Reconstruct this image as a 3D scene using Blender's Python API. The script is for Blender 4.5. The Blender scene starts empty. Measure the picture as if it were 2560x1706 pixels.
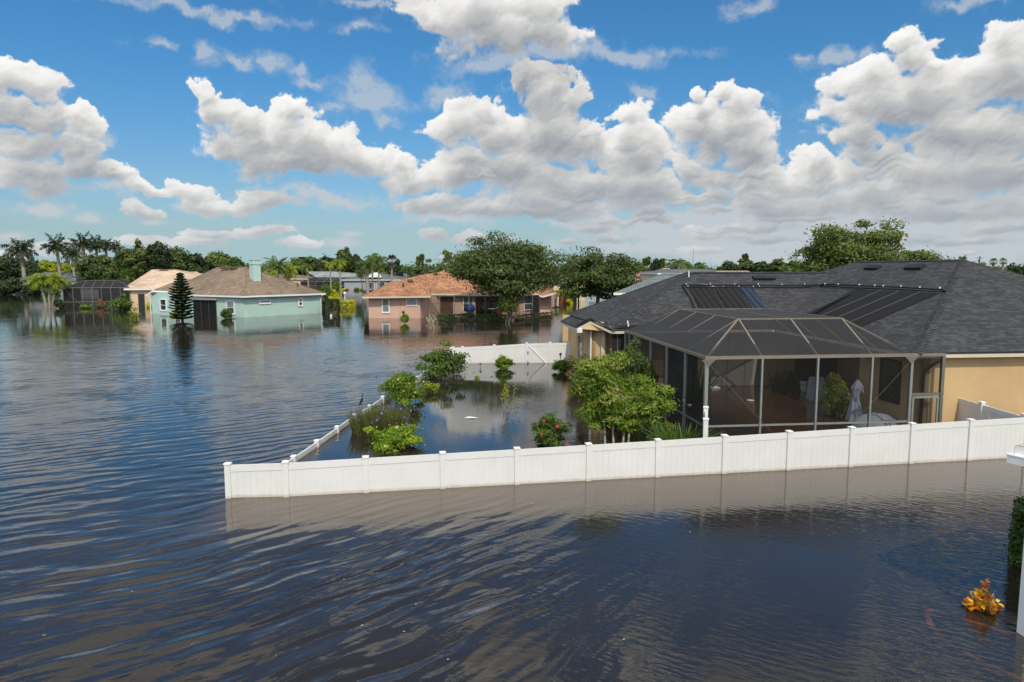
import bpy, math, random
import numpy as np
from mathutils import Vector
random.seed(7)
sc = bpy.context.scene
COL = sc.collection
# ------------------------------------------------------------------ camera
F_PX, CAM_H, PITCH = 1707.0, 5.3, math.radians(6.0)      # photo pixels (2560 wide), metres above the flood water
cam_d = bpy.data.cameras.new("camera"); cam = bpy.data.objects.new("camera", cam_d); COL.objects.link(cam)
cam_d.sensor_width = 36.0; cam_d.lens = 24.0; cam_d.clip_start = 0.1; cam_d.clip_end = 20000
cam.location = (0, 0, CAM_H); cam.rotation_euler = (math.radians(90) - PITCH, 0, 0)
sc.camera = cam
# ------------------------------------------------------------------ light
SUN_EL, SUN_AZ = math.radians(47), math.radians(167)     # azimuth clockwise from +Y (view direction): behind, to the right
SKY_STRENGTH = 0.11
sc.view_settings.view_transform = 'Standard'; sc.view_settings.look = 'None'
sc.view_settings.gamma = 1.0; sc.view_settings.exposure = 0.0
sun_d = bpy.data.lights.new("sun", 'SUN'); sun_d.energy = 2.9; sun_d.angle = math.radians(0.6); sun_d.color = (1.0, 0.92, 0.79)
sun = bpy.data.objects.new("sun", sun_d); COL.objects.link(sun)
sd = Vector((math.sin(SUN_AZ)*math.cos(SUN_EL), math.cos(SUN_AZ)*math.cos(SUN_EL), math.sin(SUN_EL)))
sun.rotation_euler = (-sd).to_track_quat('-Z', 'Y').to_euler()

def ray(px, py):
    x = (px-1280)/F_PX; y = -(py-853)/F_PX
    return Vector((x, math.cos(PITCH)+y*math.sin(PITCH), -math.sin(PITCH)+y*math.cos(PITCH)))
def g(px, py, z=0.0):
    r = ray(px, py); t = (z-CAM_H)/r.z
    return Vector((r.x*t, r.y*t, z))
def at(px, py, Y):
    r = ray(px, py); t = Y/r.y
    return Vector((r.x*t, Y, CAM_H+r.z*t))
def onplane(px, py, p0, n, off=0.0):
    r = ray(px, py); o = Vector((0, 0, CAM_H)); n = n.normalized()
    t = (p0-o).dot(n)/r.dot(n)
    return o+r*t+n*off

# ------------------------------------------------------------------ node helpers
class NT:
    def __init__(s, tree): s.t = tree; s.L = tree.links
    def n(s, typ, ins=None, **kw):
        nd = s.t.nodes.new(typ)
        for k, v in kw.items(): setattr(nd, k, v)
        if ins:
            for k, v in ins.items():
                sock = nd.inputs[k]
                if isinstance(v, bpy.types.NodeSocket): s.L.new(v, sock)
                else: sock.default_value = v
        return nd
    def m(s, op, a, b=None, c=None, clamp=False):
        nd = s.t.nodes.new('ShaderNodeMath'); nd.operation = op; nd.use_clamp = clamp
        for i, v in enumerate((a, b, c)):
            if v is None: continue
            if isinstance(v, bpy.types.NodeSocket): s.L.new(v, nd.inputs[i])
            else: nd.inputs[i].default_value = v
        return nd.outputs[0]
    def v(s, op, a, b=None, c=None):
        nd = s.t.nodes.new('ShaderNodeVectorMath'); nd.operation = op
        for i, v in enumerate((a, b, c)):
            if v is None: continue
            if isinstance(v, bpy.types.NodeSocket): s.L.new(v, nd.inputs[i])
            else: nd.inputs[i].default_value = v
        return nd.outputs['Value'] if op in ('LENGTH', 'DOT_PRODUCT') else nd.outputs[0]
    def ss(s, x, lo, hi, a=0.0, b=1.0):
        nd = s.n('ShaderNodeMapRange', {'Value': x, 'From Min': lo, 'From Max': hi, 'To Min': a, 'To Max': b}, interpolation_type='SMOOTHSTEP')
        return nd.outputs[0]
    def noise(s, vec, scale, detail=2, rough=0.5, dim='3D', dist=0.0):
        return s.n('ShaderNodeTexNoise', {'Vector': vec, 'Scale': scale, 'Detail': detail, 'Roughness': rough, 'Distortion': dist}, noise_dimensions=dim)
    def mix(s, f, a, b, blend='MIX'):
        nd = s.n('ShaderNodeMix', data_type='RGBA', blend_type=blend)
        for i, v in ((0, f), (6, a), (7, b)):
            if isinstance(v, bpy.types.NodeSocket): s.L.new(v, nd.inputs[i])
            else: nd.inputs[i].default_value = v if i == 0 else (*v[:3], 1)
        return nd.outputs[2]
    def xyz(s, x=0.0, y=0.0, z=0.0):
        return s.n('ShaderNodeCombineXYZ', {'X': x, 'Y': y, 'Z': z}).outputs[0]
    def sep(s, vec):
        o = s.n('ShaderNodeSeparateXYZ', {'Vector': vec}).outputs
        return o[0], o[1], o[2]

# ------------------------------------------------------------------ world: Nishita sky + procedural cumulus
world = bpy.data.worlds.new("World"); sc.world = world; world.use_nodes = True
wt = world.node_tree; wt.nodes.clear(); W = NT(wt)
def azel(px, py):
    r = ray(px, py); return math.atan2(r.x, r.y), math.atan2(r.z, math.hypot(r.x, r.y))
# blobs measured on the photograph: (x, y, rx, ry) on a 2353-wide view of its left / right half
CRISP_L = [(20,385,235,100),(110,540,200,75),(330,565,90,75),(40,690,155,110),(120,830,240,85),(300,690,120,110),(360,790,110,90),
 (1012,432,52,50),(1060,500,80,75),(1130,570,110,95),(1325,525,90,60),(1250,640,240,120),(1450,690,260,110),(1620,740,190,85),(1350,760,240,75),
 (2150,90,290,120),(2300,180,220,120),(1990,100,130,80),(1820,740,70,50),(1920,820,210,85),(2060,820,130,75),(2100,580,120,95),(2170,510,80,55),
 (2325,410,60,70),(2270,620,120,130),(2000,950,200,65),(2250,980,200,45),(2150,740,130,80),(2350,800,260,130),
 (860,860,150,60),(1000,930,230,55),(1200,930,180,50),(640,985,110,40),(545,805,110,45),(690,870,110,40)]
CRISP_R = [(0,200,310,110),(100,60,190,120),(50,400,140,80),(120,470,170,100),(240,470,80,70),(100,640,330,170),(360,600,50,60),(340,650,130,80),
 (520,660,160,85),(560,740,170,120),(780,770,90,70),(250,860,450,120),(620,880,250,130),(200,950,340,60),(530,525,85,68),
 (870,455,32,35),(1010,440,72,55),(1100,490,90,80),(930,530,100,65),(850,595,110,80),(1000,630,240,125),(1090,710,140,85),
 (1820,225,75,65),(1860,290,95,85),(1960,330,75,45),(1690,400,170,110),(1620,530,160,100),(2285,190,110,90),(2370,250,250,150),
 (2200,370,270,150),(1900,490,360,160),(2120,640,400,170),(1580,640,150,55),(1660,740,180,80),(2200,800,380,130),(1900,860,350,110),
 (1350,765,90,75),(1120,850,120,60),(1300,835,180,80),(1430,835,100,50),(920,880,80,50),(1230,940,330,85),(1600,930,300,80),(2000,975,450,70),
 (400,1050,80,30),(485,1100,50,24),(270,1108,45,18),(80,980,420,45)]
SOFT_L = [(780,180,75,30),(950,230,60,45),(1110,280,140,50),(1260,300,100,70),(1390,340,70,45),(1700,400,80,75),(1740,480,160,75),(1570,520,75,40),
 (1790,570,60,55),(1710,160,110,45),(1450,400,90,30),(120,965,150,36),(390,1010,80,26),(30,1085,110,34),(1560,1125,110,34),(1600,1080,60,22),
 (700,1020,80,30),(1500,920,280,50),(2050,1010,260,40),(2250,300,240,70),(1700,20,120,40),(430,640,90,60),(2030,440,90,60),(1300,900,300,40),
 (1000,60,500,40),(480,860,150,60)]
SOFT_R = [(1110,20,130,55),(2070,25,230,50),(1540,260,90,45),(1410,270,55,42),(1640,260,80,50),(1480,480,60,50),(1300,1050,650,55),(1900,1080,550,70),
 (2350,1040,420,80),(700,1070,420,50),(900,1130,700,50),(300,1030,200,30),(1900,1160,600,45),(150,290,240,70),(620,420,60,50),(450,260,380,45),(1500,1010,900,90),(2000,1000,700,110),(900,1010,500,60),(1500,1180,1000,60)]
def blob_inv(lst, dx):
    out = []
    for (x, y, rx, ry) in lst:
        px, py = x/1.838+dx, y/1.838
        a, e = azel(px, py)
        a1, _ = azel(px+rx/1.838, py); _, e1 = azel(px, py-ry/1.838)
        out.append((a, e, max(a1-a, .004), max(e1-e, .003)))
    return out
# The cumulus field is computed here, procedurally, as a panorama (azimuth x elevation) of cloud cover and of the
# light that reaches each puff; the world node tree lays it over the Nishita sky.
AZR, ELR, CW, CH = 1.0, 1.0, 2400, 1200
def vnoise(X, Y, seed):
    xi = np.floor(X).astype(np.int64); yi = np.floor(Y).astype(np.int64); fx = X-xi; fy = Y-yi
    fx = fx*fx*fx*(fx*(fx*6-15)+10); fy = fy*fy*fy*(fy*(fy*6-15)+10)
    tab = np.random.RandomState(seed).rand(256, 256)
    h = lambda a, b: tab[a & 255, b & 255]
    return (h(xi, yi)*(1-fx)+h(xi+1, yi)*fx)*(1-fy)+(h(xi, yi+1)*(1-fx)+h(xi+1, yi+1)*fx)*fy
def fbm(X, Y, sc_, octv, seed, gain=.5):
    r = 0; a = 1; t = 0
    for o_ in range(octv):
        c_, s_ = math.cos(.6*o_), math.sin(.6*o_)
        r = r+a*vnoise((X*c_-Y*s_)*sc_+31.7*o_, (X*s_+Y*c_)*sc_+17.3*o_, seed+o_); t += a; a *= gain; sc_ *= 2.03
    return r/t
def billow(X, Y, sc_, octv, seed):
    r = 0; a = 1; t = 0
    for o_ in range(octv):
        r = r+a*(1-np.abs(2*vnoise(X*sc_+11.1*o_, Y*sc_+5.7*o_, seed+o_)-1)); t += a; a *= .52; sc_ *= 2.1
    return 1-r/t
def blur(a, n):
    for ax in (0, 1):
        k = np.cumsum(np.pad(a, [(n, n) if i == ax else (0, 0) for i in (0, 1)], mode='edge'), axis=ax)
        k = np.concatenate([np.zeros_like(np.take(k, [0], axis=ax)), k], axis=ax)
        N = a.shape[ax]; a = (np.take(k, range(2*n, 2*n+N), axis=ax)-np.take(k, range(0, N), axis=ax))/(2*n)
    return a
def cloud_panorama():
    az_ = np.linspace(-AZR, AZR, CW, dtype=np.float32)[None, :].repeat(CH, 0); el_ = np.linspace(0, ELR, CH, dtype=np.float32)[:, None].repeat(CW, 1)
    # perspective: low clouds are far away and flat
    wx = (fbm(az_, el_, 9, 3, 1)-.5)*.060+(fbm(az_, el_, 34, 5, 9, .6)-.5)*.034
    wy = (fbm(az_, el_, 10, 3, 21)-.5)*.036+(fbm(az_, el_, 36, 5, 29, .6)-.5)*.028
    k = np.clip(el_/.12, .25, 1.0)
    X = az_+wx*k; Y = el_+wy*k
    def field(bl):
        acc = np.full(az_.shape, -9.0, np.float32); sm = np.zeros_like(acc)
        for (a, e, ra, re) in bl:
            i0, i1 = [int(np.clip((v+AZR)/(2*AZR)*CW, 0, CW)) for v in (a-1.7*ra-.08, a+1.7*ra+.08)]
            j0, j1 = [int(np.clip(v/ELR*CH, 0, CH)) for v in (e-1.7*re-.06, e+1.7*re+.06)]
            if i1 <= i0 or j1 <= j0: continue
            s_ = (slice(j0, j1), slice(i0, i1))
            dy_ = (Y[s_]-e)/re
            dy_ = np.where(dy_ < 0, dy_*1.25, dy_)
            d = 1.0-np.sqrt(((X[s_]-a)/ra)**2+dy_**2)
            acc[s_] = np.maximum(acc[s_], d); sm[s_] += np.clip(d, 0, 1)**2*.35
        return np.maximum(acc, -1.0)+np.minimum(sm, .5)
    low = []; rl = np.random.RandomState(12)      # rows of small far cumulus sinking to the horizon
    for i_ in range(95):
        a_ = rl.uniform(-.05, .95) if i_ < 75 else rl.uniform(-.95, -.05); e_ = .016+(.115 if a_ > -.06 else .036)*rl.uniform(0, 1)**.9; sz_ = .25+e_*6
        low.append((a_, e_, .075*sz_*rl.uniform(.5, 1.3), .017*sz_*rl.uniform(.6, 1.2)))
    c = field(blob_inv(CRISP_L, 0)+blob_inv(CRISP_R, 1280)); c = np.maximum(c, field(low)*.75-.12); s_ = field(blob_inv(SOFT_L, 0)+blob_inv(SOFT_R, 1280))
    # cumulus outside the part of the sky the photo shows
    gen = (fbm(az_, el_*1.7, 5.2, 3, 77)-.515-.07*np.clip(-(az_-.1)*4, 0, 1))*5.5
    o_ = np.clip((el_-.37)/.06, 0, 1); o_ = np.maximum(o_, np.clip((np.abs(az_)-.68)/.06, 0, 1))
    c = np.maximum(c, gen*o_-(1-o_)*4)
    bl = billow(az_+wx*.6, el_*1.15+wy*.6, 22, 6, 50); fb = fbm(az_+wx*.5, el_*1.2+wy*.5, 30, 7, 60, .64)
    dens = c+.26+(bl-.45)*.80*np.clip(k+.3, 0, 1)+(fb-.5)*.95
    top_ = np.clip((np.roll(blur(c, 6), -14, 0)-blur(c, 6))*-4+.5, 0, 1)
    cover = np.clip(dens/(.62-.44*top_), 0, 1); cover = cover*cover*(3-2*cover)
    # light marching: optical depth towards the sun (up, slightly left)
    D = np.clip(dens, 0, 1.2)
    tau = np.zeros_like(D)
    for st in (6, 13, 22, 34, 50, 70, 95):
        dy_, dx_ = st, int(-st*.30)
        sh = np.roll(D, (-dy_, -dx_), (0, 1)); sh[CH-dy_:] = 0
        tau += sh*(st**.35)
    light = np.exp(-blur(tau, 2)*.078)
    # relief of the puffs
    Hh = blur(D, 2)*.7+.6*blur(D, 9)+bl*.08
    gy_, gx_ = np.gradient(Hh, 1.0)
    rel = np.tanh(-(gy_*1.0-gx_*.40)*13)
    under = np.clip((c-np.roll(c, 26, 0))*2.2+.5, 0, 1)      # 1 on the underside
    lit = .30+.50*light+.15*rel+(blur(fb, 1)-.5)*.20-.20*blur(under, 8)*(1-light)+.05
    lit = np.clip(lit, 0, 1)
    s_ = s_+.45*np.clip((az_+.05)/.25, 0, 1)*np.clip((.17-el_)/.08, 0, 1)
    soft = np.clip((np.maximum(s_, c*.9-.05)+(fb-.5)*1.9+(bl-.5)*.7+.50)/1.15, 0, 1); soft = soft**1.6
    img = np.zeros((CH, CW, 4), np.float32); img[..., 0] = lit; img[..., 1] = cover; img[..., 2] = soft; img[..., 3] = 1
    im = bpy.data.images.new('cumulus_panorama', CW, CH, float_buffer=True, is_data=True)
    im.pixels.foreach_set(img.ravel()); im.update(); im.pack()
    return im
cim = cloud_panorama()
tc = W.n('ShaderNodeTexCoord'); dx, dy, dz = W.sep(tc.outputs['Generated'])
az = W.m('ARCTAN2', dx, dy); el = W.m('ARCSINE', dz)
uvv = W.xyz(W.m('MULTIPLY_ADD', az, .5/AZR, .5), W.m('DIVIDE', W.m('MAXIMUM', el, .0005), ELR), 0.0)
ci = W.n('ShaderNodeTexImage', {'Vector': uvv}, extension='EXTEND', interpolation='Linear'); ci.image = cim
lit, cover, soft = W.sep(ci.outputs['Color'])
# towards the sides and behind, plain soft cloud cover
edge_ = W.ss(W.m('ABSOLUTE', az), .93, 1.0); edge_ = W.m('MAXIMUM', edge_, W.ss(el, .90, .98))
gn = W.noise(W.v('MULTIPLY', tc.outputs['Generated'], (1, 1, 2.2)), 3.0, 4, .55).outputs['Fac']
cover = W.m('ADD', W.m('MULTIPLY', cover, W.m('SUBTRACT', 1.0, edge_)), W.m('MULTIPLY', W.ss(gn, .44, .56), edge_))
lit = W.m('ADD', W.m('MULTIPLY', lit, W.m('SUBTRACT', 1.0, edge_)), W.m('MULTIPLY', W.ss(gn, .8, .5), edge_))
soft = W.m('MULTIPLY', soft, W.m('MULTIPLY', W.m('SUBTRACT', 1.0, edge_), W.ss(el, .06, .22, .92, .66)))
lit0 = lit
ramp = W.n('ShaderNodeValToRGB', {'Fac': lit})
cr = ramp.color_ramp; cr.interpolation = 'LINEAR'
for i, (p, c) in enumerate([(0.0, (.24, .275, .32)), (.25, (.38, .40, .43)), (.5, (.56, .565, .565)), (.75, (.78, .77, .75)), (1.0, (.98, .975, .96))]):
    e = cr.elements[i] if i < 2 else cr.elements.new(p)
    e.position = p; e.color = (*c, 1)
vz = W.xyz(dx, dy, W.m('MAXIMUM', dz, .055))
skyn = W.n('ShaderNodeTexSky', {'Vector': W.v('NORMALIZE', vz)} if False else None, sky_type='NISHITA', sun_disc=False, sun_elevation=SUN_EL, sun_rotation=SUN_AZ, altitude=0.0, air_density=1.0, dust_density=1.0, ozone_density=1.5)
W.L.new(W.v('NORMALIZE', vz), skyn.inputs['Vector']) if 'Vector' in skyn.inputs else None
sky_c = W.v('MULTIPLY', skyn.outputs[0], W.mix(W.ss(el, .0, .30), (.63, .755, .86), (.34, .80, 1.08)))
inv = 1.0/SKY_STRENGTH
# unseen clouds overhead, beside and behind the camera, brightened to add fill light
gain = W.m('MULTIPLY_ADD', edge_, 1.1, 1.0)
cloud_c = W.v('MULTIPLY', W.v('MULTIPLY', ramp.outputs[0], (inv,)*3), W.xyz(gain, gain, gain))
soft_c = W.v('MULTIPLY', W.xyz(.54, .59, .63), (inv,)*3)
col = W.mix(soft, sky_c, soft_c)
far = W.ss(el, .01, .16, .50, 0.0)
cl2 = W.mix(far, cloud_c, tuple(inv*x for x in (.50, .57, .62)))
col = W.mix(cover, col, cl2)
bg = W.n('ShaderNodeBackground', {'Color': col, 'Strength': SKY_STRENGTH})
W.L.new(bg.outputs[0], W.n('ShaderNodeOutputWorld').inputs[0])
world.cycles.sampling_method = 'MANUAL'; world.cycles.sample_map_resolution = 1024
sc.cycles.max_bounces = 8; sc.cycles.transparent_max_bounces = 24; sc.cycles.diffuse_bounces = 3
sc.cycles.glossy_bounces = 3; sc.cycles.transmission_bounces = 3
sc.cycles.caustics_reflective = False; sc.cycles.caustics_refractive = False

# ------------------------------------------------------------------ object helpers
ORG = {}
def tag(o, label=None, cat=None, group=None, kind=None):
    if label: o['label'] = label
    if cat: o['category'] = cat
    if group: o['group'] = group
    if kind: o['kind'] = kind
    return o
def thing(name, label, cat, loc, group=None):
    o = bpy.data.objects.new(name, None); COL.objects.link(o); o.location = loc
    o.empty_display_size = .3
    ORG[o.name] = Vector(loc)
    return tag(o, label, cat, group)
def org(o): return ORG.get(o.name, Vector((0, 0, 0)))
def link_mesh(name, me, parent=None, origin=None):
    o = bpy.data.objects.new(name, me); COL.objects.link(o)
    if parent is not None:
        o.parent = parent; ORG[o.name] = org(parent)
    else:
        o.location = origin if origin is not None else (0, 0, 0); ORG[o.name] = Vector(o.location)
    return o
class MB:
    """collects faces in world coordinates, builds one mesh object"""
    def __init__(s): s.v = []; s.f = []; s.m = []; s.cur = 0
    def poly(s, pts):
        b = len(s.v); s.v += [tuple(p) for p in pts]; s.f.append(tuple(range(b, b+len(pts)))); s.m.append(s.cur); return s
    def hexa(s, P):      # 8 points: bottom 4 ccw, top 4
        b = len(s.v); s.v += [tuple(p) for p in P]
        for q in ((3, 2, 1, 0), (4, 5, 6, 7), (0, 1, 5, 4), (1, 2, 6, 5), (2, 3, 7, 6), (3, 0, 4, 7)):
            s.f.append(tuple(b+i for i in q)); s.m.append(s.cur)
        return s
    def box(s, c, sz, ang=0.0):
        cx, cy, cz = c; a, b, h = sz[0]/2, sz[1]/2, sz[2]/2; ca, sa = math.cos(ang), math.sin(ang)
        P = []
        for z in (-h, h):
            for x, y in ((-a, -b), (a, -b), (a, b), (-a, b)):
                P.append((cx+x*ca-y*sa, cy+x*sa+y*ca, cz+z))
        return s.hexa(P)
    def wallbox(s, p, q, z0, z1, t, off=0.0):   # a board standing from p to q, thickness t centred at normal offset off
        p = Vector((p[0], p[1])); q = Vector((q[0], q[1])); d = (q-p).normalized(); n = Vector((d.y, -d.x))
        za0, zb0 = z0 if isinstance(z0, tuple) else (z0, z0)
        za1, zb1 = z1 if isinstance(z1, tuple) else (z1, z1)
        a = n*(off+t/2); b = n*(off-t/2)
        return s.hexa([(p.x+a.x, p.y+a.y, za0), (q.x+a.x, q.y+a.y, zb0), (q.x+b.x, q.y+b.y, zb0), (p.x+b.x, p.y+b.y, za0),
                       (p.x+a.x, p.y+a.y, za1), (q.x+a.x, q.y+a.y, zb1), (q.x+b.x, q.y+b.y, zb1), (p.x+b.x, p.y+b.y, za1)])
    def beam(s, p, q, w, h, up=(0, 0, 1)):
        p = Vector(p); q = Vector(q); d = (q-p).normalized(); up = Vector(up)
        if abs(d.dot(up)) > .98: up = Vector((1, 0, 0))
        x = d.cross(up).normalized()*w/2; y = x.cross(d).normalized()*h/2
        return s.hexa([p-x-y, p+x-y, p+x+y, p-x+y, q-x-y, q+x-y, q+x+y, q-x+y])
    def tube(s, pts, rad, n=8, caps=True):
        pts = [Vector(p) for p in pts]
        if not isinstance(rad, (list, tuple)): rad = [rad]*len(pts)
        rings = []; up = Vector((0, 0, 1)); prev = None
        for i, p in enumerate(pts):
            d = (pts[min(i+1, len(pts)-1)]-pts[max(i-1, 0)]).normalized()
            if prev is None:
                x = d.cross(up)
                if x.length < .05: x = d.cross(Vector((0, 1, 0)))
                x.normalize()
            else:
                x = prev-d*prev.dot(d); x.normalize()
            prev = x; y = d.cross(x)
            b = len(s.v); rings.append(b)
            for k in range(n):
                a = 2*math.pi*k/n; s.v.append(tuple(p+(x*math.cos(a)+y*math.sin(a))*rad[i]))
        for i in range(len(rings)-1):
            for k in range(n):
                k2 = (k+1) % n
                s.f.append((rings[i]+k, rings[i]+k2, rings[i+1]+k2, rings[i+1]+k)); s.m.append(s.cur)
        if caps:
            s.f.append(tuple(rings[0]+k for k in reversed(range(n)))); s.m.append(s.cur)
            s.f.append(tuple(rings[-1]+k for k in range(n))); s.m.append(s.cur)
        return s
    def build(s, name, mat, parent=None, origin=None, smooth=False, uvslope=False):
        o0 = org(parent) if parent is not None else Vector(origin if origin is not None else (0, 0, 0))
        me = bpy.data.meshes.new(name)
        me.from_pydata([(x-o0.x, y-o0.y, z-o0.z) for x, y, z in s.v], [], s.f)
        for mm in (mat if isinstance(mat, (list, tuple)) else [mat]): me.materials.append(mm)
        if any(s.m): me.polygons.foreach_set('material_index', s.m)
        if smooth: me.polygons.foreach_set('use_smooth', [True]*len(me.polygons))
        if uvslope:
            uv = me.uv_layers.new(name='UVMap'); up = Vector((0, 0, 1))
            for p in me.polygons:
                n = p.normal; t = up.cross(n)
                t = Vector((1, 0, 0)) if t.length < .02 else t.normalized()
                sl = n.cross(t)
                for li in p.loop_indices:
                    co = me.vertices[me.loops[li].vertex_index].co+o0
                    uv.data[li].uv = (co.dot(t), co.dot(sl))
        me.update()
        return link_mesh(name, me, parent, origin)
def copy_tree(root, loc, scale=None, rz=None, label=None, group=None):
    r = root.copy(); COL.objects.link(r); r.location = loc
    if scale is not None: r.scale = scale
    if rz is not None: r.rotation_euler = (0, 0, rz)
    if label: r['label'] = label
    if group: r['group'] = group
    ORG[r.name] = Vector(loc)
    for ch in list(root.children):
        c = ch.copy(); COL.objects.link(c); c.parent = r
        for gg in list(ch.children):
            d = gg.copy(); COL.objects.link(d); d.parent = c
    return r

# ------------------------------------------------------------------ materials
MATS = {}
def mat(name):
    m = bpy.data.materials.new(name); m.use_nodes = True; m.node_tree.nodes.clear(); MATS[name] = m
    return m, NT(m.node_tree)
def out(T, sh): T.L.new(sh, T.n('ShaderNodeOutputMaterial').inputs[0])
def princ(T, col, rough=.6, spec=.5, normal=None, metal=0.0, **kw):
    ins = {'Base Color': col if isinstance(col, bpy.types.NodeSocket) else (*col[:3], 1), 'Roughness': rough, 'Specular IOR Level': spec, 'Metallic': metal}
    if normal is not None: ins['Normal'] = normal
    ins.update(kw)
    return T.n('ShaderNodeBsdfPrincipled', ins).outputs[0]
def simple(name, col, rough=.6, spec=.4, var=.08, scale=3.0, bump=0.0, bscale=40.0, metal=0.0, streak=0.0):
    m, T = mat(name); P = T.n('ShaderNodeNewGeometry').outputs['Position']
    nz = T.noise(P, scale, 5, .6).outputs['Fac']
    f = T.ss(nz, .3, .7, 1-var, 1+var)
    c = T.v('MULTIPLY', tuple(col), T.xyz(f, f, f))
    if streak:
        s2 = T.noise(T.v('MULTIPLY', P, (2.2, 2.2, .25)), 1.6, 5, .65).outputs['Fac']
        k = T.ss(s2, .45, .75, 0.0, streak)
        c = T.mix(k, c, tuple(x*.55 for x in col))
    nrm = None
    if bump:
        h = T.noise(P, bscale, 3, .6).outputs['Fac']
        nrm = T.n('ShaderNodeBump', {'Height': h, 'Strength': 1.0, 'Distance': bump}).outputs[0]
    out(T, princ(T, c, rough, spec, nrm, metal)); return m
def shingle(name, base, dark, light, rough=.85, row=.145, wid=.34, line=.5, stain=.25):
    m, T = mat(name); uv = T.n('ShaderNodeUVMap').outputs[0]
    br = T.n('ShaderNodeTexBrick', {'Vector': uv, 'Color1': (0, 0, 0, 1), 'Color2': (1, 1, 1, 1), 'Mortar': (.5, .5, .5, 1), 'Scale': 1.0,
             'Mortar Size': .010, 'Mortar Smooth': .3, 'Bias': 0.0, 'Brick Width': wid, 'Row Height': row}, offset=.37, offset_frequency=3, squash=1.0)
    b2 = T.n('ShaderNodeTexBrick', {'Vector': T.v('ADD', uv, (.13, .0, 0)), 'Color1': (0, 0, 0, 1), 'Color2': (1, 1, 1, 1), 'Mortar': (.5, .5, .5, 1), 'Scale': 1.0,
             'Mortar Size': 0.0, 'Brick Width': wid*.53, 'Row Height': row}, offset=.61, offset_frequency=2)
    t = T.m('ADD', T.m('MULTIPLY', T.sep(br.outputs['Color'])[0], .6), T.m('MULTIPLY', T.sep(b2.outputs['Color'])[0], .4))
    n1 = T.noise(uv, 60, 3, .7).outputs['Fac']; n2 = T.noise(uv, .35, 4, .6).outputs['Fac']
    t = T.m('ADD', t, T.m('MULTIPLY', T.m('SUBTRACT', n1, .5), .7))
    r = T.n('ShaderNodeValToRGB', {'Fac': t}); cr = r.color_ramp
    cr.elements[0].position = .15; cr.elements[0].color = (*dark, 1); cr.elements[1].position = .85; cr.elements[1].color = (*light, 1)
    e = cr.elements.new(.5); e.color = (*base, 1)
    c = T.mix(T.m('MULTIPLY', br.outputs['Fac'], line), r.outputs[0], tuple(x*.25 for x in dark))
    k = T.ss(n2, .3, .7, 1-stain, 1+stain*.5)
    c = T.v('MULTIPLY', c, T.xyz(k, k, k))
    # each course butts proud of the one below
    v = T.m('FRACT', T.m('DIVIDE', T.sep(uv)[1], row))
    hh = T.m('ADD', T.m('MULTIPLY', T.m('SUBTRACT', 1.0, v), .012), T.m('MULTIPLY', n1, .004))
    nb = T.n('ShaderNodeBump', {'Height': hh, 'Strength': .8, 'Distance': 1.0}).outputs[0]
    out(T, princ(T, c, rough, .25, nb)); return m
def leafmat(name, dark, mid, light, trans=.30, gloss=.35):
    m, T = mat(name)
    at_ = T.n('ShaderNodeAttribute', attribute_name='tint').outputs['Fac']
    oi = T.n('ShaderNodeObjectInfo').outputs['Random']
    f = T.m('ADD', at_, T.m('MULTIPLY', T.m('SUBTRACT', oi, .5), .22), clamp=True)
    r = T.n('ShaderNodeValToRGB', {'Fac': f}); cr = r.color_ramp
    cr.elements[0].position = .05; cr.elements[0].color = (*dark, 1); cr.elements[1].position = .95; cr.elements[1].color = (*light, 1)
    e = cr.elements.new(.5); e.color = (*mid, 1)
    c = r.outputs[0]
    p = princ(T, c, .5, gloss)
    tr = T.n('ShaderNodeBsdfTranslucent', {'Color': T.v('MULTIPLY', c, (1.3, 1.35, .6))}).outputs[0]
    mx = T.n('ShaderNodeMixShader', {0: trans, 1: p, 2: tr}).outputs[0]
    out(T, mx); return m

M = {}
def vinyl():
    m, T = mat('vinyl_white'); P = T.n('ShaderNodeNewGeometry').outputs['Position']; z = T.sep(P)[2]
    n1 = T.noise(P, 1.3, 5, .6).outputs['Fac']; n2 = T.noise(T.v('MULTIPLY', P, (2.5, 2.5, .3)), 2.2, 5, .65).outputs['Fac']; n3 = T.noise(P, 9.0, 5, .7).outputs['Fac']
    f = T.ss(n1, .3, .7, .97, 1.03); c = T.v('MULTIPLY', (.70, .69, .66), T.xyz(f, f, f))
    c = T.mix(T.ss(n2, .52, .80, 0, .16), c, (.52, .50, .42))
    # silt left by the falling water, ragged upper edge
    lvl = T.m('ADD', z, T.m('MULTIPLY', T.m('SUBTRACT', n3, .5), -.14))
    c = T.mix(T.ss(lvl, .10, .0, 0, .55), c, (.36, .29, .18))
    out(T, princ(T, c, .4, .45)); return m
M['vinyl'] = vinyl()
M['vinyl_edge'] = simple('vinyl_cap', (.82, .81, .79), .35, .5, .02)
M['tan'] = simple('stucco_tan', (.56, .385, .20), .9, .2, .07, .8, .004, 55, streak=.12)
M['tan_trim'] = simple('trim_tan', (.58, .50, .38), .6, .3, .04)
M['teal'] = simple('stucco_teal', (.42, .57, .51), .9, .2, .06, .5, .004, 40, streak=.14)
M['pink'] = simple('stucco_pink', (.60, .385, .30), .9, .2, .06, .5, .004, 40, streak=.12)
M['peach'] = simple('stucco_peach', (.62, .46, .30), .9, .2, .06, .5)
M['grey_wall'] = simple('stucco_grey', (.33, .34, .35), .9, .2, .06, .5)
M['cream'] = simple('stucco_cream', (.66, .55, .36), .9, .2, .06, .5)
M['white'] = simple('white_paint', (.78, .78, .76), .45, .4, .04)
M['gutter_white'] = simple('gutter_white', (.74, .75, .74), .4, .5, .05, streak=.2)
M['black_metal'] = simple('black_metal', (.018, .018, .019), .6, .3, .1)
M['bronze'] = simple('bronze_aluminium', (.17, .155, .125), .38, .5, .08, metal=.3)
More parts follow.
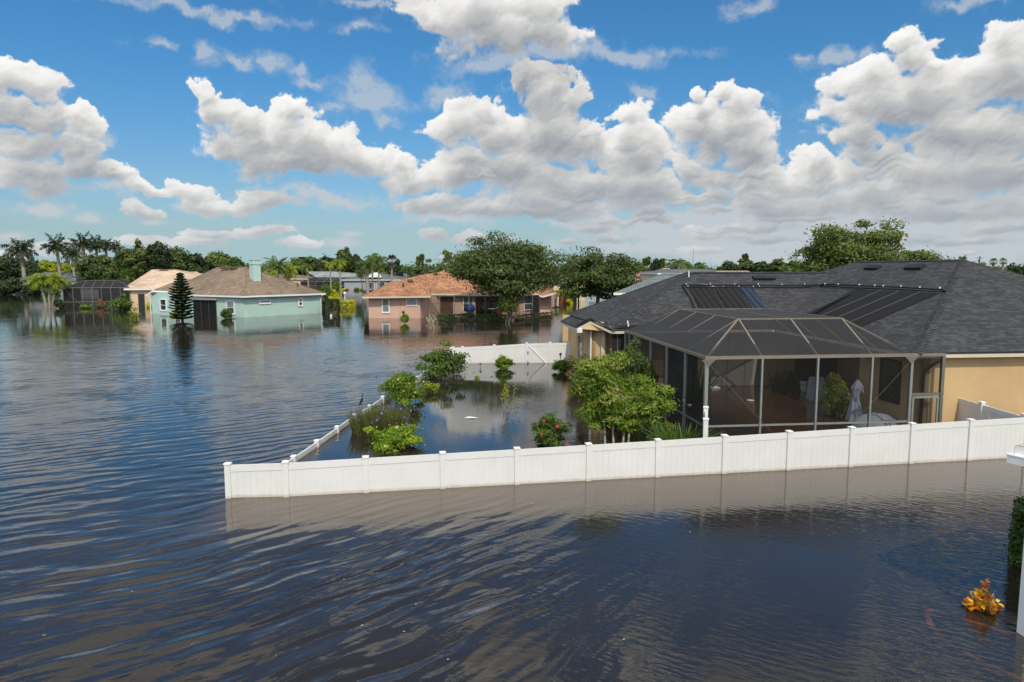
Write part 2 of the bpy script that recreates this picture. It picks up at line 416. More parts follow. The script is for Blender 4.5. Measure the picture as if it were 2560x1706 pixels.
M['bronze_light'] = simple('bronze_aluminium_pale', (.21, .175, .135), .45, .5, .08, metal=.1)  # slightly paler bronze for the beams and rafters
M['grey_alu'] = simple('grey_aluminium', (.25, .27, .24), .4, .5, .08, metal=.2)
M['rubber'] = simple('black_rubber', (.012, .012, .013), .45, .4, .15)
M['pipe'] = simple('black_pipe', (.010, .010, .011), .28, .5, .1)
M['clip'] = simple('white_clip', (.75, .74, .70), .4, .5)
M['bark'] = simple('bark', (.13, .10, .075), .95, .1, .3, 6, .02, 18)
M['palm_bark'] = simple('palm_bark', (.30, .26, .21), .95, .1, .25, 5, .02, 12)
M['stem'] = simple('pale_stem', (.33, .29, .20), .9, .1, .25, 9)
M['twig'] = simple('dead_twig', (.42, .36, .25), .9, .1, .2, 9)
M['terracotta'] = simple('terracotta', (.45, .17, .09), .8, .2)
M['blue'] = simple('blue_cover', (.02, .08, .32), .5, .4)
M['cloth_grey'] = simple('grey_cloth', (.38, .40, .46), .9, .2, .12, 5, .01, 14)
M['deck'] = simple('wet_brown', (.10, .055, .03), .7, .3, .3, 2)
M['blind'] = simple('vertical_blind', (.24, .23, .21), .8, .2, .05)
M['ground'] = simple('lawn_soil', (.05, .07, .025), .95, .1, .4, .4)
M['roof_black'] = shingle('shingle_charcoal', (.048, .048, .050), (.033, .033, .034), (.072, .072, .075), line=.85, stain=.10)
M['roof_brown'] = shingle('shingle_brown', (.225, .165, .115), (.185, .135, .092), (.28, .21, .15), wid=.45, row=.19, line=.35)
M['roof_peach'] = shingle('shingle_peach', (.58, .42, .30), (.50, .35, .24), (.66, .50, .37), wid=.5, row=.2, line=.2)
M['roof_orange'] = shingle('shingle_orange', (.36, .17, .09), (.26, .115, .06), (.47, .25, .14), wid=.5, row=.2, line=.3)
M['roof_grey'] = shingle('shingle_grey', (.13, .135, .145), (.09, .095, .10), (.19, .195, .205), wid=.5, row=.2, line=.3)
M['roof_lgrey'] = shingle('shingle_lightgrey', (.27, .28, .28), (.20, .21, .21), (.36, .37, .37), wid=.5, row=.2, line=.3)
M['roof_ggreen'] = shingle('shingle_greygreen', (.16, .185, .175), (.11, .125, .12), (.24, .27, .255), wid=.4, row=.17, line=.5)
M['roof_tan'] = shingle('shingle_tan', (.40, .30, .21), (.30, .22, .15), (.52, .41, .30), wid=.5, row=.2, line=.2)
# leaves: (dark, mid, light)
M['l_oak'] = leafmat('leaf_oak', (.042, .065, .016), (.085, .120, .028), (.160, .200, .050))
M['l_oak2'] = leafmat('leaf_olive', (.055, .080, .018), (.115, .150, .030), (.20, .24, .055))
M['l_dark'] = leafmat('leaf_dark', (.020, .038, .013), (.042, .070, .020), (.085, .12, .034))
M['l_mid'] = leafmat('leaf_mid', (.045, .085, .014), (.095, .160, .022), (.18, .25, .036))
M['l_bright'] = leafmat('leaf_bright', (.075, .14, .010), (.16, .26, .016), (.30, .40, .028), .35)
M['l_yellow'] = leafmat('leaf_yellow', (.32, .36, .010), (.58, .55, .012), (.75, .68, .025), .35)
M['l_lime'] = leafmat('leaf_lime', (.15, .19, .012), (.29, .33, .018), (.44, .44, .035), .35)
M['l_palm'] = leafmat('leaf_palm', (.045, .080, .018), (.10, .155, .028), (.22, .26, .060), .25)
M['l_palmy'] = leafmat('leaf_palm_yellow', (.12, .16, .014), (.25, .32, .025), (.48, .46, .055), .3)
M['l_royal'] = leafmat('leaf_royal', (.022, .038, .018), (.048, .070, .028), (.15, .14, .065), .2)
M['l_red'] = leafmat('leaf_redgreen', (.040, .075, .016), (.085, .13, .024), (.30, .10, .05), .25)
M['l_tbrown'] = leafmat('leaf_tan_green', (.075, .15, .012), (.17, .26, .022), (.42, .33, .11), .35)
M['l_croton'] = leafmat('leaf_croton', (.42, .04, .012), (.85, .36, .015), (.92, .78, .05), .3)
M['l_ruellia'] = leafmat('leaf_ruellia', (.045, .060, .018), (.10, .115, .032), (.18, .17, .06), .25)
M['l_pine'] = leafmat('leaf_norfolk', (.010, .028, .010), (.022, .050, .015), (.05, .09, .028), .1, .2)
M['l_hedge'] = leafmat('leaf_hedge', (.020, .050, .008), (.055, .115, .014), (.15, .23, .03), .25)
M['f_purple'] = leafmat('flower_purple', (.14, .07, .42), (.22, .12, .60), (.35, .22, .75), .3)
M['f_red'] = leafmat('flower_red', (.45, .01, .04), (.62, .015, .06), (.75, .05, .10), .3)
M['f_orange'] = leafmat('flower_orange', (.75, .30, .14), (.80, .42, .22), (.85, .60, .38), .3)

def screenmat(name, col, dens_, rough=.9):
    # insect mesh: open weave, its threads cover more when seen aslant
    m, T = mat(name)
    lw = T.n('ShaderNodeLayerWeight', {'Blend': .5}).outputs['Facing']
    cosv = T.m('MAXIMUM', T.m('SUBTRACT', 1.0, lw), .12)
    a = T.m('SUBTRACT', 1.0, T.m('POWER', 1.0-dens_, T.m('DIVIDE', 1.0, cosv)), clamp=True)
    a = T.m('MINIMUM', a, .93)
    d = princ(T, col, rough, .25)
    tr = T.n('ShaderNodeBsdfTransparent').outputs[0]
    out(T, T.n('ShaderNodeMixShader', {0: a, 1: tr, 2: d}).outputs[0]); return m
M['screen'] = screenmat('insect_screen', (.020, .019, .018), .32)
M['screen_roof'] = screenmat('insect_screen_roof', (.038, .038, .039), .40)
M['screen_far'] = screenmat('insect_screen_far', (.022, .022, .024), .78)
m, T = mat('window_glass')
out(T, princ(T, (.02, .023, .027), .04, .6)); M['glass'] = m
m, T = mat('dark_opening')
out(T, princ(T, (.010, .010, .011), .7, .2)); M['dark'] = m
m, T = mat('window_glass_pale')
out(T, princ(T, (.16, .20, .20), .08, .6)); M['glass_pale'] = m
m, T = mat('window_glass_blue')
out(T, princ(T, (.03, .045, .075), .12, .6)); M['glass_blue'] = m
# solar collector: ribbed black tubing sheet
def solarmat(name, col):
    m, T = mat(name); uv = T.n('ShaderNodeUVMap').outputs[0]; u_ = T.sep(uv)[0]
    w = T.m('SINE', T.m('MULTIPLY', u_, 2*math.pi/.075)); w2 = T.m('SINE', T.m('MULTIPLY', u_, 2*math.pi/.30))
    k = T.m('ADD', 1.0, T.m('ADD', T.m('MULTIPLY', w, .15), T.m('MULTIPLY', w2, .40)))
    c = T.v('MULTIPLY', col, T.xyz(k, k, k))
    nb = T.n('ShaderNodeBump', {'Height': w, 'Strength': .6, 'Distance': .006}).outputs[0]
    out(T, princ(T, c, .75, .15, nb)); return m
M['solar'] = solarmat('solar_mat_black', (.017, .016, .016))
M['solar_blue'] = solarmat('solar_mat_blue', (.022, .032, .055))
# flood water
def watermat():
    m, T = mat('flood_water')
    P = T.n('ShaderNodeNewGeometry').outputs['Position']; x, y, z = T.sep(P)
    # bend of the wave fronts round the corner of the fence
    q = T.m('MAXIMUM', T.m('ADD', x, 8.0), 0.0)
    wob = T.m('MULTIPLY', T.m('SUBTRACT', T.noise(P, .22, 2, .5).outputs['Fac'], .5), 1.6)
    phi = T.m('SUBTRACT', T.m('MULTIPLY', y, .85), T.m('MULTIPLY', x, .52))
    phi = T.m('SUBTRACT', phi, T.m('MULTIPLY', T.m('MULTIPLY', q, q), .022))
    phi = T.m('ADD', phi, wob)
    psi = T.m('ADD', T.m('MULTIPLY', x, .85), T.m('MULTIPLY', y, .52))
    inside = T.m('MULTIPLY', T.ss(T.m('SUBTRACT', x, T.m('MULTIPLY', T.m('SUBTRACT', y, 15.5), .095)), -6.35, -6.15),
                 T.ss(T.m('SUBTRACT', y, T.m('MULTIPLY', x, .167)), 16.25, 16.45))
    inside = T.m('MULTIPLY', inside, T.ss(y, 38.6, 38.2))
    left = T.ss(T.m('ADD', x, T.m('MULTIPLY', T.m('SUBTRACT', T.noise(P, .3, 2).outputs['Fac'], .5), 3.0)), 3.2, -1.5)
    farm = T.ss(y, 18.0, 65.0, 1.0, .12)
    swell_m = T.m('MULTIPLY', T.m('MULTIPLY', left, T.m('SUBTRACT', 1.0, inside)), farm)
    patch = T.ss(T.noise(T.v('MULTIPLY', P, (.6, 1.0, 1)), .25, 3, .5).outputs['Fac'], .32, .66, .25, 1.0)
    sw = T.noise(T.xyz(T.m('MULTIPLY', phi, 1.9), T.m('MULTIPLY', psi, .52), 0.0), 1.0, 1, .4, dim='2D').outputs['Fac']
    sw2 = T.noise(T.xyz(T.m('MULTIPLY', phi, 3.6), T.m('MULTIPLY', psi, 1.15), 0.0), 1.0, 1, .5, dim='2D').outputs['Fac']
    nearw = T.ss(y, 9.0, 22.0, 1.0, .35)
    trn = T.m('SINE', T.m('ADD', T.m('MULTIPLY', phi, 2*math.pi/.52), T.m('MULTIPLY', T.noise(T.v('MULTIPLY', P, (.8, .8, 1)), .9, 2, .5).outputs['Fac'], 11.0)))
    trm = T.ss(T.noise(P, .33, 2, .5).outputs['Fac'], .35, .62, .10, 1.0)
    h = T.m('ADD', T.m('MULTIPLY', T.m('MULTIPLY', sw, .050), nearw), T.m('MULTIPLY', sw2, .012))
    h = T.m('ADD', h, T.m('MULTIPLY', T.m('MULTIPLY', trn, trm), .0042))
    h = T.m('MULTIPLY', h, swell_m)
    chop = T.noise(T.v('MULTIPLY', P, (1.0, 1.7, 1)), 3.2, 4, .6, dim='3D').outputs['Fac']
    cm = T.m('ADD', T.m('MULTIPLY', T.m('MULTIPLY', left, farm), .0050), T.m('MULTIPLY_ADD', left, -.0026, .0036))
    cm = T.m('MULTIPLY', cm, T.m('SUBTRACT', 1.0, T.m('MULTIPLY', inside, .75)))
    h = T.m('ADD', h, T.m('MULTIPLY', T.m('MULTIPLY', chop, cm), patch))
    # fine wind ripples on the sheltered side, crests running up to the left
    r1 = T.noise(T.xyz(T.m('ADD', T.m('MULTIPLY', y, 9.0), T.m('MULTIPLY', x, 5.0)), T.m('MULTIPLY', T.m('SUBTRACT', x, T.m('MULTIPLY', y, .5)), 2.6), 0.0), 1.0, 2, .5, dim='2D').outputs['Fac']
    rm = T.m('ADD', T.m('MULTIPLY', T.m('SUBTRACT', 1.0, left), .0075), .0004)
    rm = T.m('MULTIPLY', rm, T.ss(y, 45, 20, .3, 1.0))
    fl = T.m('SUBTRACT', y, T.m('MULTIPLY', x, .167))      # distance in front of the long fence: calm strip at its foot
    calm = T.m('MAXIMUM', T.ss(T.m('ABSOLUTE', T.m('SUBTRACT', fl, 16.3)), .2, 2.6, .25, 1.0), T.ss(x, -5.2, -7.2))
    h = T.m('MULTIPLY', T.m('ADD', h, T.m('MULTIPLY', T.m('MULTIPLY', r1, rm), patch)), calm)
    nb = T.n('ShaderNodeBump', {'Height': h, 'Strength': 1.0, 'Distance': 1.0}).outputs[0]
    silt = T.noise(P, .12, 3, .5).outputs['Fac']
    c = T.mix(T.ss(silt, .35, .65), (.027, .021, .015), (.018, .015, .013))
    near = T.m('MULTIPLY', T.ss(T.m('ABSOLUTE', T.m('SUBTRACT', fl, 16.2)), .0, 3.2, .70, 0.0), T.ss(x, -7.0, -6.2))
    c = T.mix(near, c, (.095, .058, .028))
    # shallow water over the brown pavers of the pool deck and lanai
    ax_ = T.m('ADD', T.m('MULTIPLY', T.m('SUBTRACT', x, 5.83), .99415), T.m('MULTIPLY', T.m('SUBTRACT', y, 20.27), .108))
    bx_ = T.m('ADD', T.m('MULTIPLY', T.m('SUBTRACT', x, 5.83), -.108), T.m('MULTIPLY', T.m('SUBTRACT', y, 20.27), .99415))
    dk = T.m('MULTIPLY', T.m('MULTIPLY', T.ss(ax_, 2.2, 3.0), T.ss(ax_, 10.6, 10.4)), T.m('MULTIPLY', T.ss(bx_, .1, .4), T.ss(bx_, 10.4, 10.2)))
    c = T.mix(T.m('MULTIPLY', dk, T.ss(T.noise(P, .8, 3, .5).outputs['Fac'], .25, .6, .45, 1.0)), c, (.075, .035, .018))
    out(T, princ(T, c, .035, .5, nb, IOR=1.62)); return m
M['water'] = watermat()
# ------------------------------------------------------------------ setting: water and land
mb = MB()
xs = [-3000, -600, -150, -40, 0, 40, 150, 600, 3000]; ys = [-60, 0, 40, 120, 400, 1200, 5000]
for i in range(len(xs)-1):
    for j in range(len(ys)-1):
        mb.poly([(xs[i], ys[j], 0), (xs[i+1], ys[j], 0), (xs[i+1], ys[j+1], 0), (xs[i], ys[j+1], 0)])
o = mb.build('flood_water', M['water']); tag(o, 'dark rippled flood water covering the yards between the houses', kind='structure')
mb = MB()
def gz(x, y):
    if y < 130: return -1.15
    if x < -95: return .25 if y > 150 else -1.15
    return .30 if y > 215 else -.9
gx = [-3000, -600, -300, -160, -96, -94, -60, -20, 20, 60, 160, 400, 3000]; gy = [-60, 60, 128, 150, 152, 214, 217, 300, 600, 1500, 6000]
for i in range(len(gx)-1):
    for j in range(len(gy)-1):
        q = [(gx[i], gy[j]), (gx[i+1], gy[j]), (gx[i+1], gy[j+1]), (gx[i], gy[j+1])]
        mb.poly([(a, b, gz(a, b)) for a, b in q])
o = mb.build('ground', M['ground']); tag(o, 'low ground under and beyond the flood', kind='structure')

# ------------------------------------------------------------------ vinyl fences
def fence(name, label, posts, tops, group='white vinyl fences round the yard', gate=(), post_up=.022, skip_post=(), board=.152, pw=.127, groove=True, side=-1):
    """posts: ground points; tops: rail top heights"""
    root = thing(name, label, 'fence', (posts[0][0], posts[0][1], 0), group)
    for i, (p, zt) in enumerate(zip(posts, tops)):
        if i in skip_post: continue
        j = min(i+1, len(posts)-1); k = max(i-1, 0)
        a = math.atan2(posts[j][1]-posts[k][1], posts[j][0]-posts[k][0])
        po = MB().box((p[0], p[1], (zt+post_up-.9)/2), (pw, pw, zt+post_up+.9), a).build('post', M['vinyl'], root)
        cz = zt+post_up; w = pw/2+.014; c = MB(); ca, sa = math.cos(a), math.sin(a)
        def R(x, y, z): return (p[0]+x*ca-y*sa, p[1]+x*sa+y*ca, z)
        c.hexa([R(-w, -w, cz), R(w, -w, cz), R(w, w, cz), R(-w, w, cz), R(-w, -w, cz+.028), R(w, -w, cz+.028), R(w, w, cz+.028), R(-w, w, cz+.028)])
        ap = R(0, 0, cz+.050); q = [R(-w, -w, cz+.029), R(w, -w, cz+.029), R(w, w, cz+.029), R(-w, w, cz+.029)]
        for t in range(4): c.poly([q[t], q[(t+1) % 4], ap])
        c.build('cap', M['vinyl_edge'], po)
    for i in range(len(posts)-1):
        p = Vector(posts[i][:2]); q = Vector(posts[i+1][:2]); d = (q-p).normalized()
        p2 = p+d*(pw/2-.006); q2 = q-d*(pw/2-.006); L = (q2-p2).length
        z0, z1 = tops[i], tops[i+1]
        nm = 'gate_panel' if i in gate else 'panel'
        r = MB().wallbox(p2, q2, (z0-.16, z1-.16), (z0, z1), .045).build('rail', M['vinyl'], root)
        pn = MB(); n = max(1, int(round(L/board))); bw = L/n
        for k in range(n):
            a = p2+d*(k*bw+.0012); b = p2+d*((k+1)*bw-.0012)
            za = z0+(z1-z0)*k/n-.161; zb = z0+(z1-z0)*(k+1)/n-.161
            pn.wallbox(a, b, -.9, (za, zb), .022)
        pn.wallbox(p2, q2, -.9, (z0-.175, z1-.175), .008)
        pn.build(nm, M['vinyl'], root)
    return root
fp = [(573,1244.6),(717,1241.6),(917,1230.6),(1110,1220.8),(1297,1212),(1475.5,1203),(1648.7,1194),(1816,1185),(1977,1176.4),(2131,1168),(2276.5,1159.3),(2420,1151)]
FP = [g(a, b) for a, b in fp]
L0 = FP[1]; L1 = FP[-1]; dv = (L1-L0)/10
FP = [FP[0]]+[L0+dv*i for i in range(14)]
ftop = [.78, .80, .83, .855, .88, .91, .94, .975, 1.01, 1.045, 1.085, 1.12, 1.15, 1.19, 1.23]
fence('white_fence', 'long white vinyl fence running across the foreground water', FP, ftop)
dp = [Vector((-6.28, 15.62, 0))]+[Vector((-6.01+.173*i, 18.36-1.35+1.72*i, 0)) for i in range(10)]
dp = [Vector((-6.24, 15.75, 0)), Vector((-6.13, 17.0, 0))]
dq = [g(735,1157), g(793,1118), g(843.5,1083), g(885,1053), g(925,1030), g(957.5,1008)]
dp = [Vector((-6.30, 15.60, 0)), Vector((-6.14, 16.75, 0))]+dq
for i in range(1, 4): dp.append(dq[-1]+(g(1061,946)-dq[-1])*i/4)
dp += [g(1061,946), Vector((-3.95, 34.9, 0)), Vector((-3.6, 36.6, 0)), Vector((-3.42, 38.2, 0))]
dt = [v_-.075 for v_ in [.27, .25, .22, .235, .25, .265, .28, .295, .31, .33, .35, .375, .55, .75, .93]]
fence('white_fence', 'nearly submerged white vinyl fence with only its top rail showing, left of the yard', dp, dt, post_up=.03)
bp = [(-3.30, 38.22), (-2.79, 38.22), (-1.0, 38.30), (.84, 38.35), (2.15, 38.36), (3.75, 38.36)]
rf = fence('white_fence', 'white vinyl fence across the far end of the yard, with a gate beside the house', [Vector((a, b, 0)) for a, b in bp], [.90, .93, 1.01, 1.12, 1.15, 1.19], gate=(3,))
MB().beam((.95, 38.32, 1.00), (2.02, 38.33, -.1), .03, .05, up=(0, 1, 0)).build('gate_brace', M['vinyl_edge'], rf)
for zz in (.62, .05): MB().box((.90, 38.27, zz), (.05, .05, .16)).build('hinge', M['black_metal'], rf)
MB().box((2.75, 38.30, .55), (.12, .05, .09)).box((2.75, 38.28, .40), (.03, .03, .22)).build('gate_latch', M['black_metal'], rf)

# ------------------------------------------------------------------ the house with the charcoal roof
TH = math.radians(6.2); A0 = Vector((5.83, 20.27, 0))
U = Vector((math.cos(TH), math.sin(TH), 0)); V = Vector((-math.sin(TH), math.cos(TH), 0))
def P(a, b, z=0.0): return A0+U*a+V*b+Vector((0, 0, z))
ZE = 2.72
house = thing('house', 'large tan stucco house with charcoal shingle hip roof and black solar mats', 'house', P(8, 10))
# roof planes
ra, rz, rb0, rb1 = 14.1, 5.70, 7.3, 14.5           # right wing ridge
la, lz, lb = 4.6, 5.15, 14.15                       # left wing ridge
aj = 6.75+(lz-ZE)*(ra-6.75)/(rz-ZE)
bk = 6.75
T_ = .09
def roofmb(polys, thick=.10):
    mb = MB()
    for pl in polys: mb.poly(pl)
    return mb
LWf = [P(-.6, 8.95, ZE), P(6.75, 8.95, ZE), P(aj, lb, lz), P(la, lb, lz)]
LWl = [P(-.6, 8.95, ZE), P(la, lb, lz), P(-.6, 19.35, ZE)]
LWb = [P(-.6, 19.35, ZE), P(la, lb, lz), P(aj, lb, lz), P(6.75, 19.35, ZE)]
RWl = [P(6.75, 0, ZE), P(ra, rb0, rz), P(ra, rb1, rz), P(6.75, 21.6, ZE)]
RWf = [P(6.75, 0, ZE), P(20.1, 0, ZE), P(ra, rb0, rz)]
RWr = [P(20.1, 0, ZE), P(20.1, 21.6, ZE), P(ra, rb1, rz), P(ra, rb0, rz)]
RWb = [P(6.75, 21.6, ZE), P(ra, rb1, rz), P(20.1, 21.6, ZE)]
# small gable over the bedroom corner
GA = [P(-2.0, 9.5, 2.80), P(-1.40, 9.5, 3.12), P(-.6, 8.95, ZE)]
G1 = [P(-2.0, 9.5, 2.80), P(-1.40, 9.5, 3.12), P(-1.40, 13.4, 3.12), P(-2.0, 13.4, 2.80)]
G2 = [P(-1.40, 9.5, 3.12), P(-.6, 8.95, ZE+.003), P(-.2, 9.6, 2.93), P(-.2, 13.4, 2.93), P(-1.40, 13.4, 3.12)]
n_l = (LWf[1]-LWf[0]).cross(LWf[2]-LWf[1]).normalized(); n_r = (RWl[0]-RWl[1]).cross(RWl[2]-RWl[1]).normalized()
if n_l.z < 0: n_l = -n_l
if n_r.z < 0: n_r = -n_r
mb = roofmb([LWf, LWl, [P(-.6, 19.35, ZE), P(la, lb, lz), P(aj, lb, lz), P(6.75, 19.35, ZE)], RWl, RWf, RWr, RWb])
mb.poly(G1); mb.poly([G2[0], G2[1], G2[2], G2[3], G2[4]])
roof = mb.build('roof', M['roof_black'], house, uvslope=True)
for p_ in roof.data.polygons: pass
# ridge and hip cap shingles, overlapping along each hip
def capline(p, q, w=.16):
    c = MB(); p = Vector(p); q = Vector(q); L = (q-p).length; n = int(L/.20); d = (q-p)/n
    s = d.normalized().cross(Vector((0, 0, 1))).normalized()
    for i in range(n):
        a = p+d*i; b = p+d*(i+1.15); up = Vector((0, 0, .030)); lo = Vector((0, 0, .008))
        for sg in (-1, 1):
            o1 = s*sg*w; dz = Vector((0, 0, -w*.36))
            c.poly([a+up, b+lo, b+o1+dz+lo, a+o1+dz+up] if sg < 0 else [a+up, a+o1+dz+up, b+o1+dz+lo, b+lo])
            c.poly([a+up, a+o1+dz+up, a+o1+dz, a])
    return c
caps = MB()
for a_, b_ in ((LWf[0], LWf[3]), (LWf[3], LWf[2]), (LWl[2], LWl[1]), (RWl[0], RWl[1]), (RWf[1], RWf[2]), (RWl[1], RWl[2]), (RWl[3], RWl[2]), (G1[1], G1[2])):
    c = capline(a_, b_); b0 = len(caps.v); caps.v += c.v; caps.f += [tuple(i+b0 for i in f) for f in c.f]; caps.m += c.m
caps.build('ridge_cap', M['roof_black'], roof, uvslope=True)
# drip edge, fascia
def edge(mb, p, q, t, z0, z1, off=0.0): mb.wallbox((p.x, p.y), (q.x, q.y), (p.z+z0, q.z+z0), (p.z+z1, q.z+z1), t, off)
fa = MB(); dr = MB()
segs = [(P(-.57, 8.98, ZE), P(6.73, 8.98, ZE)), (P(6.78, 8.9, ZE), P(6.78, .03, ZE)), (P(6.78, .03, ZE), P(20.1, .03, ZE)), (G1[0]+V*.03, G1[1]+V*.03), (G1[1]+V*.03, P(-.6, 8.98, ZE)), (G1[3], G1[0]+V*.03)]
for p, q in segs:
    edge(fa, p, q, .025, -.17, -.045); edge(dr, p, q, .06, -.045, -.004)
fa.build('fascia', M['tan_trim'], house); dr.build('drip_edge', M['black_metal'], house)
# soffits
so = MB()
so.poly([P(6.8, .05, ZE-.17), P(20.1, .05, ZE-.17), P(20.1, .6, ZE-.17), P(6.8, .6, ZE-.17)])
so.poly([P(6.8, .6, ZE-.17), P(7.35, .6, ZE-.17), P(7.35, 9.0, ZE-.17), P(6.8, 9.0, ZE-.17)])
so.poly([P(-.6, 9.0, ZE-.17), P(7.3, 9.0, ZE-.17), P(7.3, 10.3, ZE-.17), P(-.6, 10.3, ZE-.17)])
so.poly([P(7.36, 3.3, ZE-.165), P(10.6, 3.3, ZE-.165), P(10.6, 10.3, ZE-.165), P(7.36, 10.3, ZE-.165)])
so.build('soffit', M['tan_trim'], house)
# walls: each a slab
wl = MB(); Z0 = -1.0; ZT = ZE-.16
def wall(a0, b0, a1, b1, z1=ZT, t=.2):
    p = P(a0, b0); q = P(a1, b1); wl.wallbox((p.x, p.y), (q.x, q.y), Z0, z1, t, -t/2)
wall(7.30, .35, 19.6, .35)             # front of the right wing
wall(7.30, 3.46, 7.30, .35)            # its side towards the pool
wall(10.5, 3.66, 7.30, 3.66)           # back of that room
wall(10.5, 10.2, 10.5, 3.66)
wall(-.55, 10.2, 10.5, 10.2)           # rear wall of the covered lanai
wall(-1.25, 9.85, -.72, 9.85, 2.98)
wall(-1.25, 13.2, -1.25, 9.85, 2.80)
wall(-.55, 19.0, -.55, 13.4)
wall(19.6, .35, 19.6, 21.2); wall(19.6, 21.2, -.5, 21.2)
wall(-.60, 9.85, -.50, 10.2)
wl.build('wall', M['tan'], house)
MB().poly([P(-1.95, 9.55, 2.74), P(-1.40, 9.55, 3.04), P(-.65, 9.3, ZE-.1), P(-1.25, 9.6, ZE-.1)]).build('gable_board', M['tan'], house)
# corner pilaster and trims on the bedroom corner
MB().wallbox(P(-.86, 9.78), P(-.70, 9.78), Z0, ZT, .10).build('corner_trim', M['tan_trim'], house)

def wallrect(p, q, px0, py0, px1, py1, off=0.0):
    """rectangle on the vertical plane through p,q seen between those photo pixels -> s0,s1,z0,z1, point fn"""
    p = Vector((p[0], p[1], 0)); q = Vector((q[0], q[1], 0)); d = (q-p).normalized(); n = Vector((d.y, -d.x, 0))
    if n.dot(-p) < 0: n = -n
    p = p+n*off
    pm = (px0+px1)/2
    a = onplane(px0, (py0+py1)/2, p, n); b = onplane(px1, (py0+py1)/2, p, n)
    t = onplane(pm, py0, p, n).z; bt = onplane(pm, py1, p, n).z
    return a, b, bt, t, n
def window(par, p, q, px0, py0, px1, py1, kind='hung', fr=.06, glass='glass', frame='white', depth=.06, name='window', sill=True, off=.0, grid=None, pane2=None):
    a, b, z0, z1, n = wallrect(p, q, px0, py0, px1, py1, off)
    a.z = b.z = 0
    d = (b-a).normalized()
    if d.cross(Vector((0, 0, 1))).dot(n) < 0:   # make wallbox normal (d.y,-d.x) equal n
        pass
    A2 = (a.x, a.y); B2 = (b.x, b.y); L = (b-a).length
    s = 1 if Vector((d.y, -d.x, 0)).dot(n) > 0 else -1
    def pt(u_): return (a.x+d.x*u_, a.y+d.y*u_)
    mb = MB()
    mb.wallbox(pt(0), pt(fr), z0, z1, depth, s*depth/2).wallbox(pt(L-fr), pt(L), z0, z1, depth, s*depth/2)
    mb.wallbox(pt(fr), pt(L-fr), z1-fr, z1, depth, s*depth/2).wallbox(pt(fr), pt(L-fr), z0, z0+fr, depth, s*depth/2)
    if kind == 'hung':
        zm = z0+(z1-z0)*.47; mb.wallbox(pt(fr), pt(L-fr), zm-.025, zm+.025, depth*.8, s*depth*.4)
    if kind == 'slider': mb.wallbox(pt(L/2-.03), pt(L/2+.03), z0+fr, z1-fr, depth*.8, s*depth*.4)
    if grid:
        for i in range(1, grid[0]): mb.wallbox(pt(L*i/grid[0]-.012), pt(L*i/grid[0]+.012), z0+fr, z1-fr, depth*.7, s*depth*.35)
        for i in range(1, grid[1]):
            zz = z0+(z1-z0)*i/grid[1]; mb.wallbox(pt(fr), pt(L-fr), zz-.012, zz+.012, depth*.72, s*depth*.36)
    w = mb.build(name, M[frame], par)
    MB().wallbox(pt(fr*.5), pt(L-fr*.5), z0+fr*.5, z1-fr*.5, .012, s*.012).build('pane', M[glass], w)
    if pane2: MB().wallbox(pt(fr), pt(L-fr), z0+(z1-z0)*pane2[1], z1-fr, .006, s*.024).build('blind', M[pane2[0]], w)
    if sill: MB().wallbox(pt(-.05), pt(L+.05), z0-.07, z0-.002, .10, s*.05).build('sill', M[frame], w)
    return w
# windows and doors of the house
window(house, P(7.30, 3.4), P(7.30, .4), 2202, 898, 2253, 1006, frame='black_metal', fr=.04, sill=False, kind='hung')
window(house, P(-.5, 10.2), P(7, 10.2), 1775, 812, 1905, 985, kind='none', frame='bronze', glass='blind', name='sliding_door', sill=False, grid=(3, 1))
window(house, P(-.5, 10.2), P(7, 10.2), 1660, 815, 1745, 985, kind='none', frame='bronze', glass='glass', name='sliding_door', sill=False, grid=(2, 1))
window(house, P(7, 10.2), P(10.5, 10.2), 1987, 862, 2096, 938, kind='slider', frame='black_metal', glass='glass', name='window', sill=True, fr=.04)
window(house, P(-1.25, 13.2), P(-1.25, 9.9), 1447, 838, 1458, 905, kind='hung', frame='tan_trim', glass='glass_blue', fr=.05)
# dark screen at the lanai opening, wall behind
a = P(-.50, 9.2); b = P(.02, 9.2)
sd_ = MB().wallbox(a, b, -.5, 2.55, .006).build('porch_screen', M['screen_far'], house)
MB().box(P(-.28, 9.2, 1.0), (.03, .05, 3.1), TH).box(P(.04, 9.2, 1.0), (.05, .05, 3.1), TH).build('screen_post', M['bronze'], house)
# downpipes
dpipe = MB()
dpipe.tube([P(-1.35, 9.62, 2.66), P(-1.33, 9.72, 2.5), P(-1.31, 9.80, 2.42), P(-1.31, 9.80, -.5)], .04, 6)
dpipe.box(P(-1.9, 9.45, 2.66), (.22, .16, .18), TH)
dpipe.build('downpipe', M['gutter_white'], house, smooth=False)
MB().tube([P(7.55, -.02, 2.50), P(7.40, .06, 2.36), P(7.22, .2, 2.15), P(7.20, .22, 2.0), P(7.20, .24, -.5)], .055, 6).build('downpipe', M['black_metal'], house)
MB().tube([P(.32, 8.9, 2.50), P(.22, 9.0, 2.36), P(.10, 9.1, 2.2), P(.09, 9.12, -.5)], .05, 6).build('downpipe', M['black_metal'], house)
# roof vents (low dark boxes)
def roofvent(quad, pl, n, h=.14, par=None, mat_='black_metal'):
    q = [onplane(x, y, pl, n, .02) for x, y in quad]
    mb = MB(); up = n*h
    mb.hexa([q[0], q[1], q[2], q[3], q[0]+up, q[1]+up, q[2]+up, q[3]+up])
    return mb.build('roof_vent', M[mat_], par)
roofvent([(1884, 701), (1939, 701.5), (1940, 695), (1879, 694.5)], LWf[0], n_l, .10, house)
roofvent([(2160, 675.5), (2194, 675.5), (2206, 668.5), (2172, 668)], RWl[0], n_r, .10, house)
roofvent([(2260, 675.5), (2302, 675.5), (2316, 666.5), (2276, 667.5)], RWl[0], n_r, .10, house)
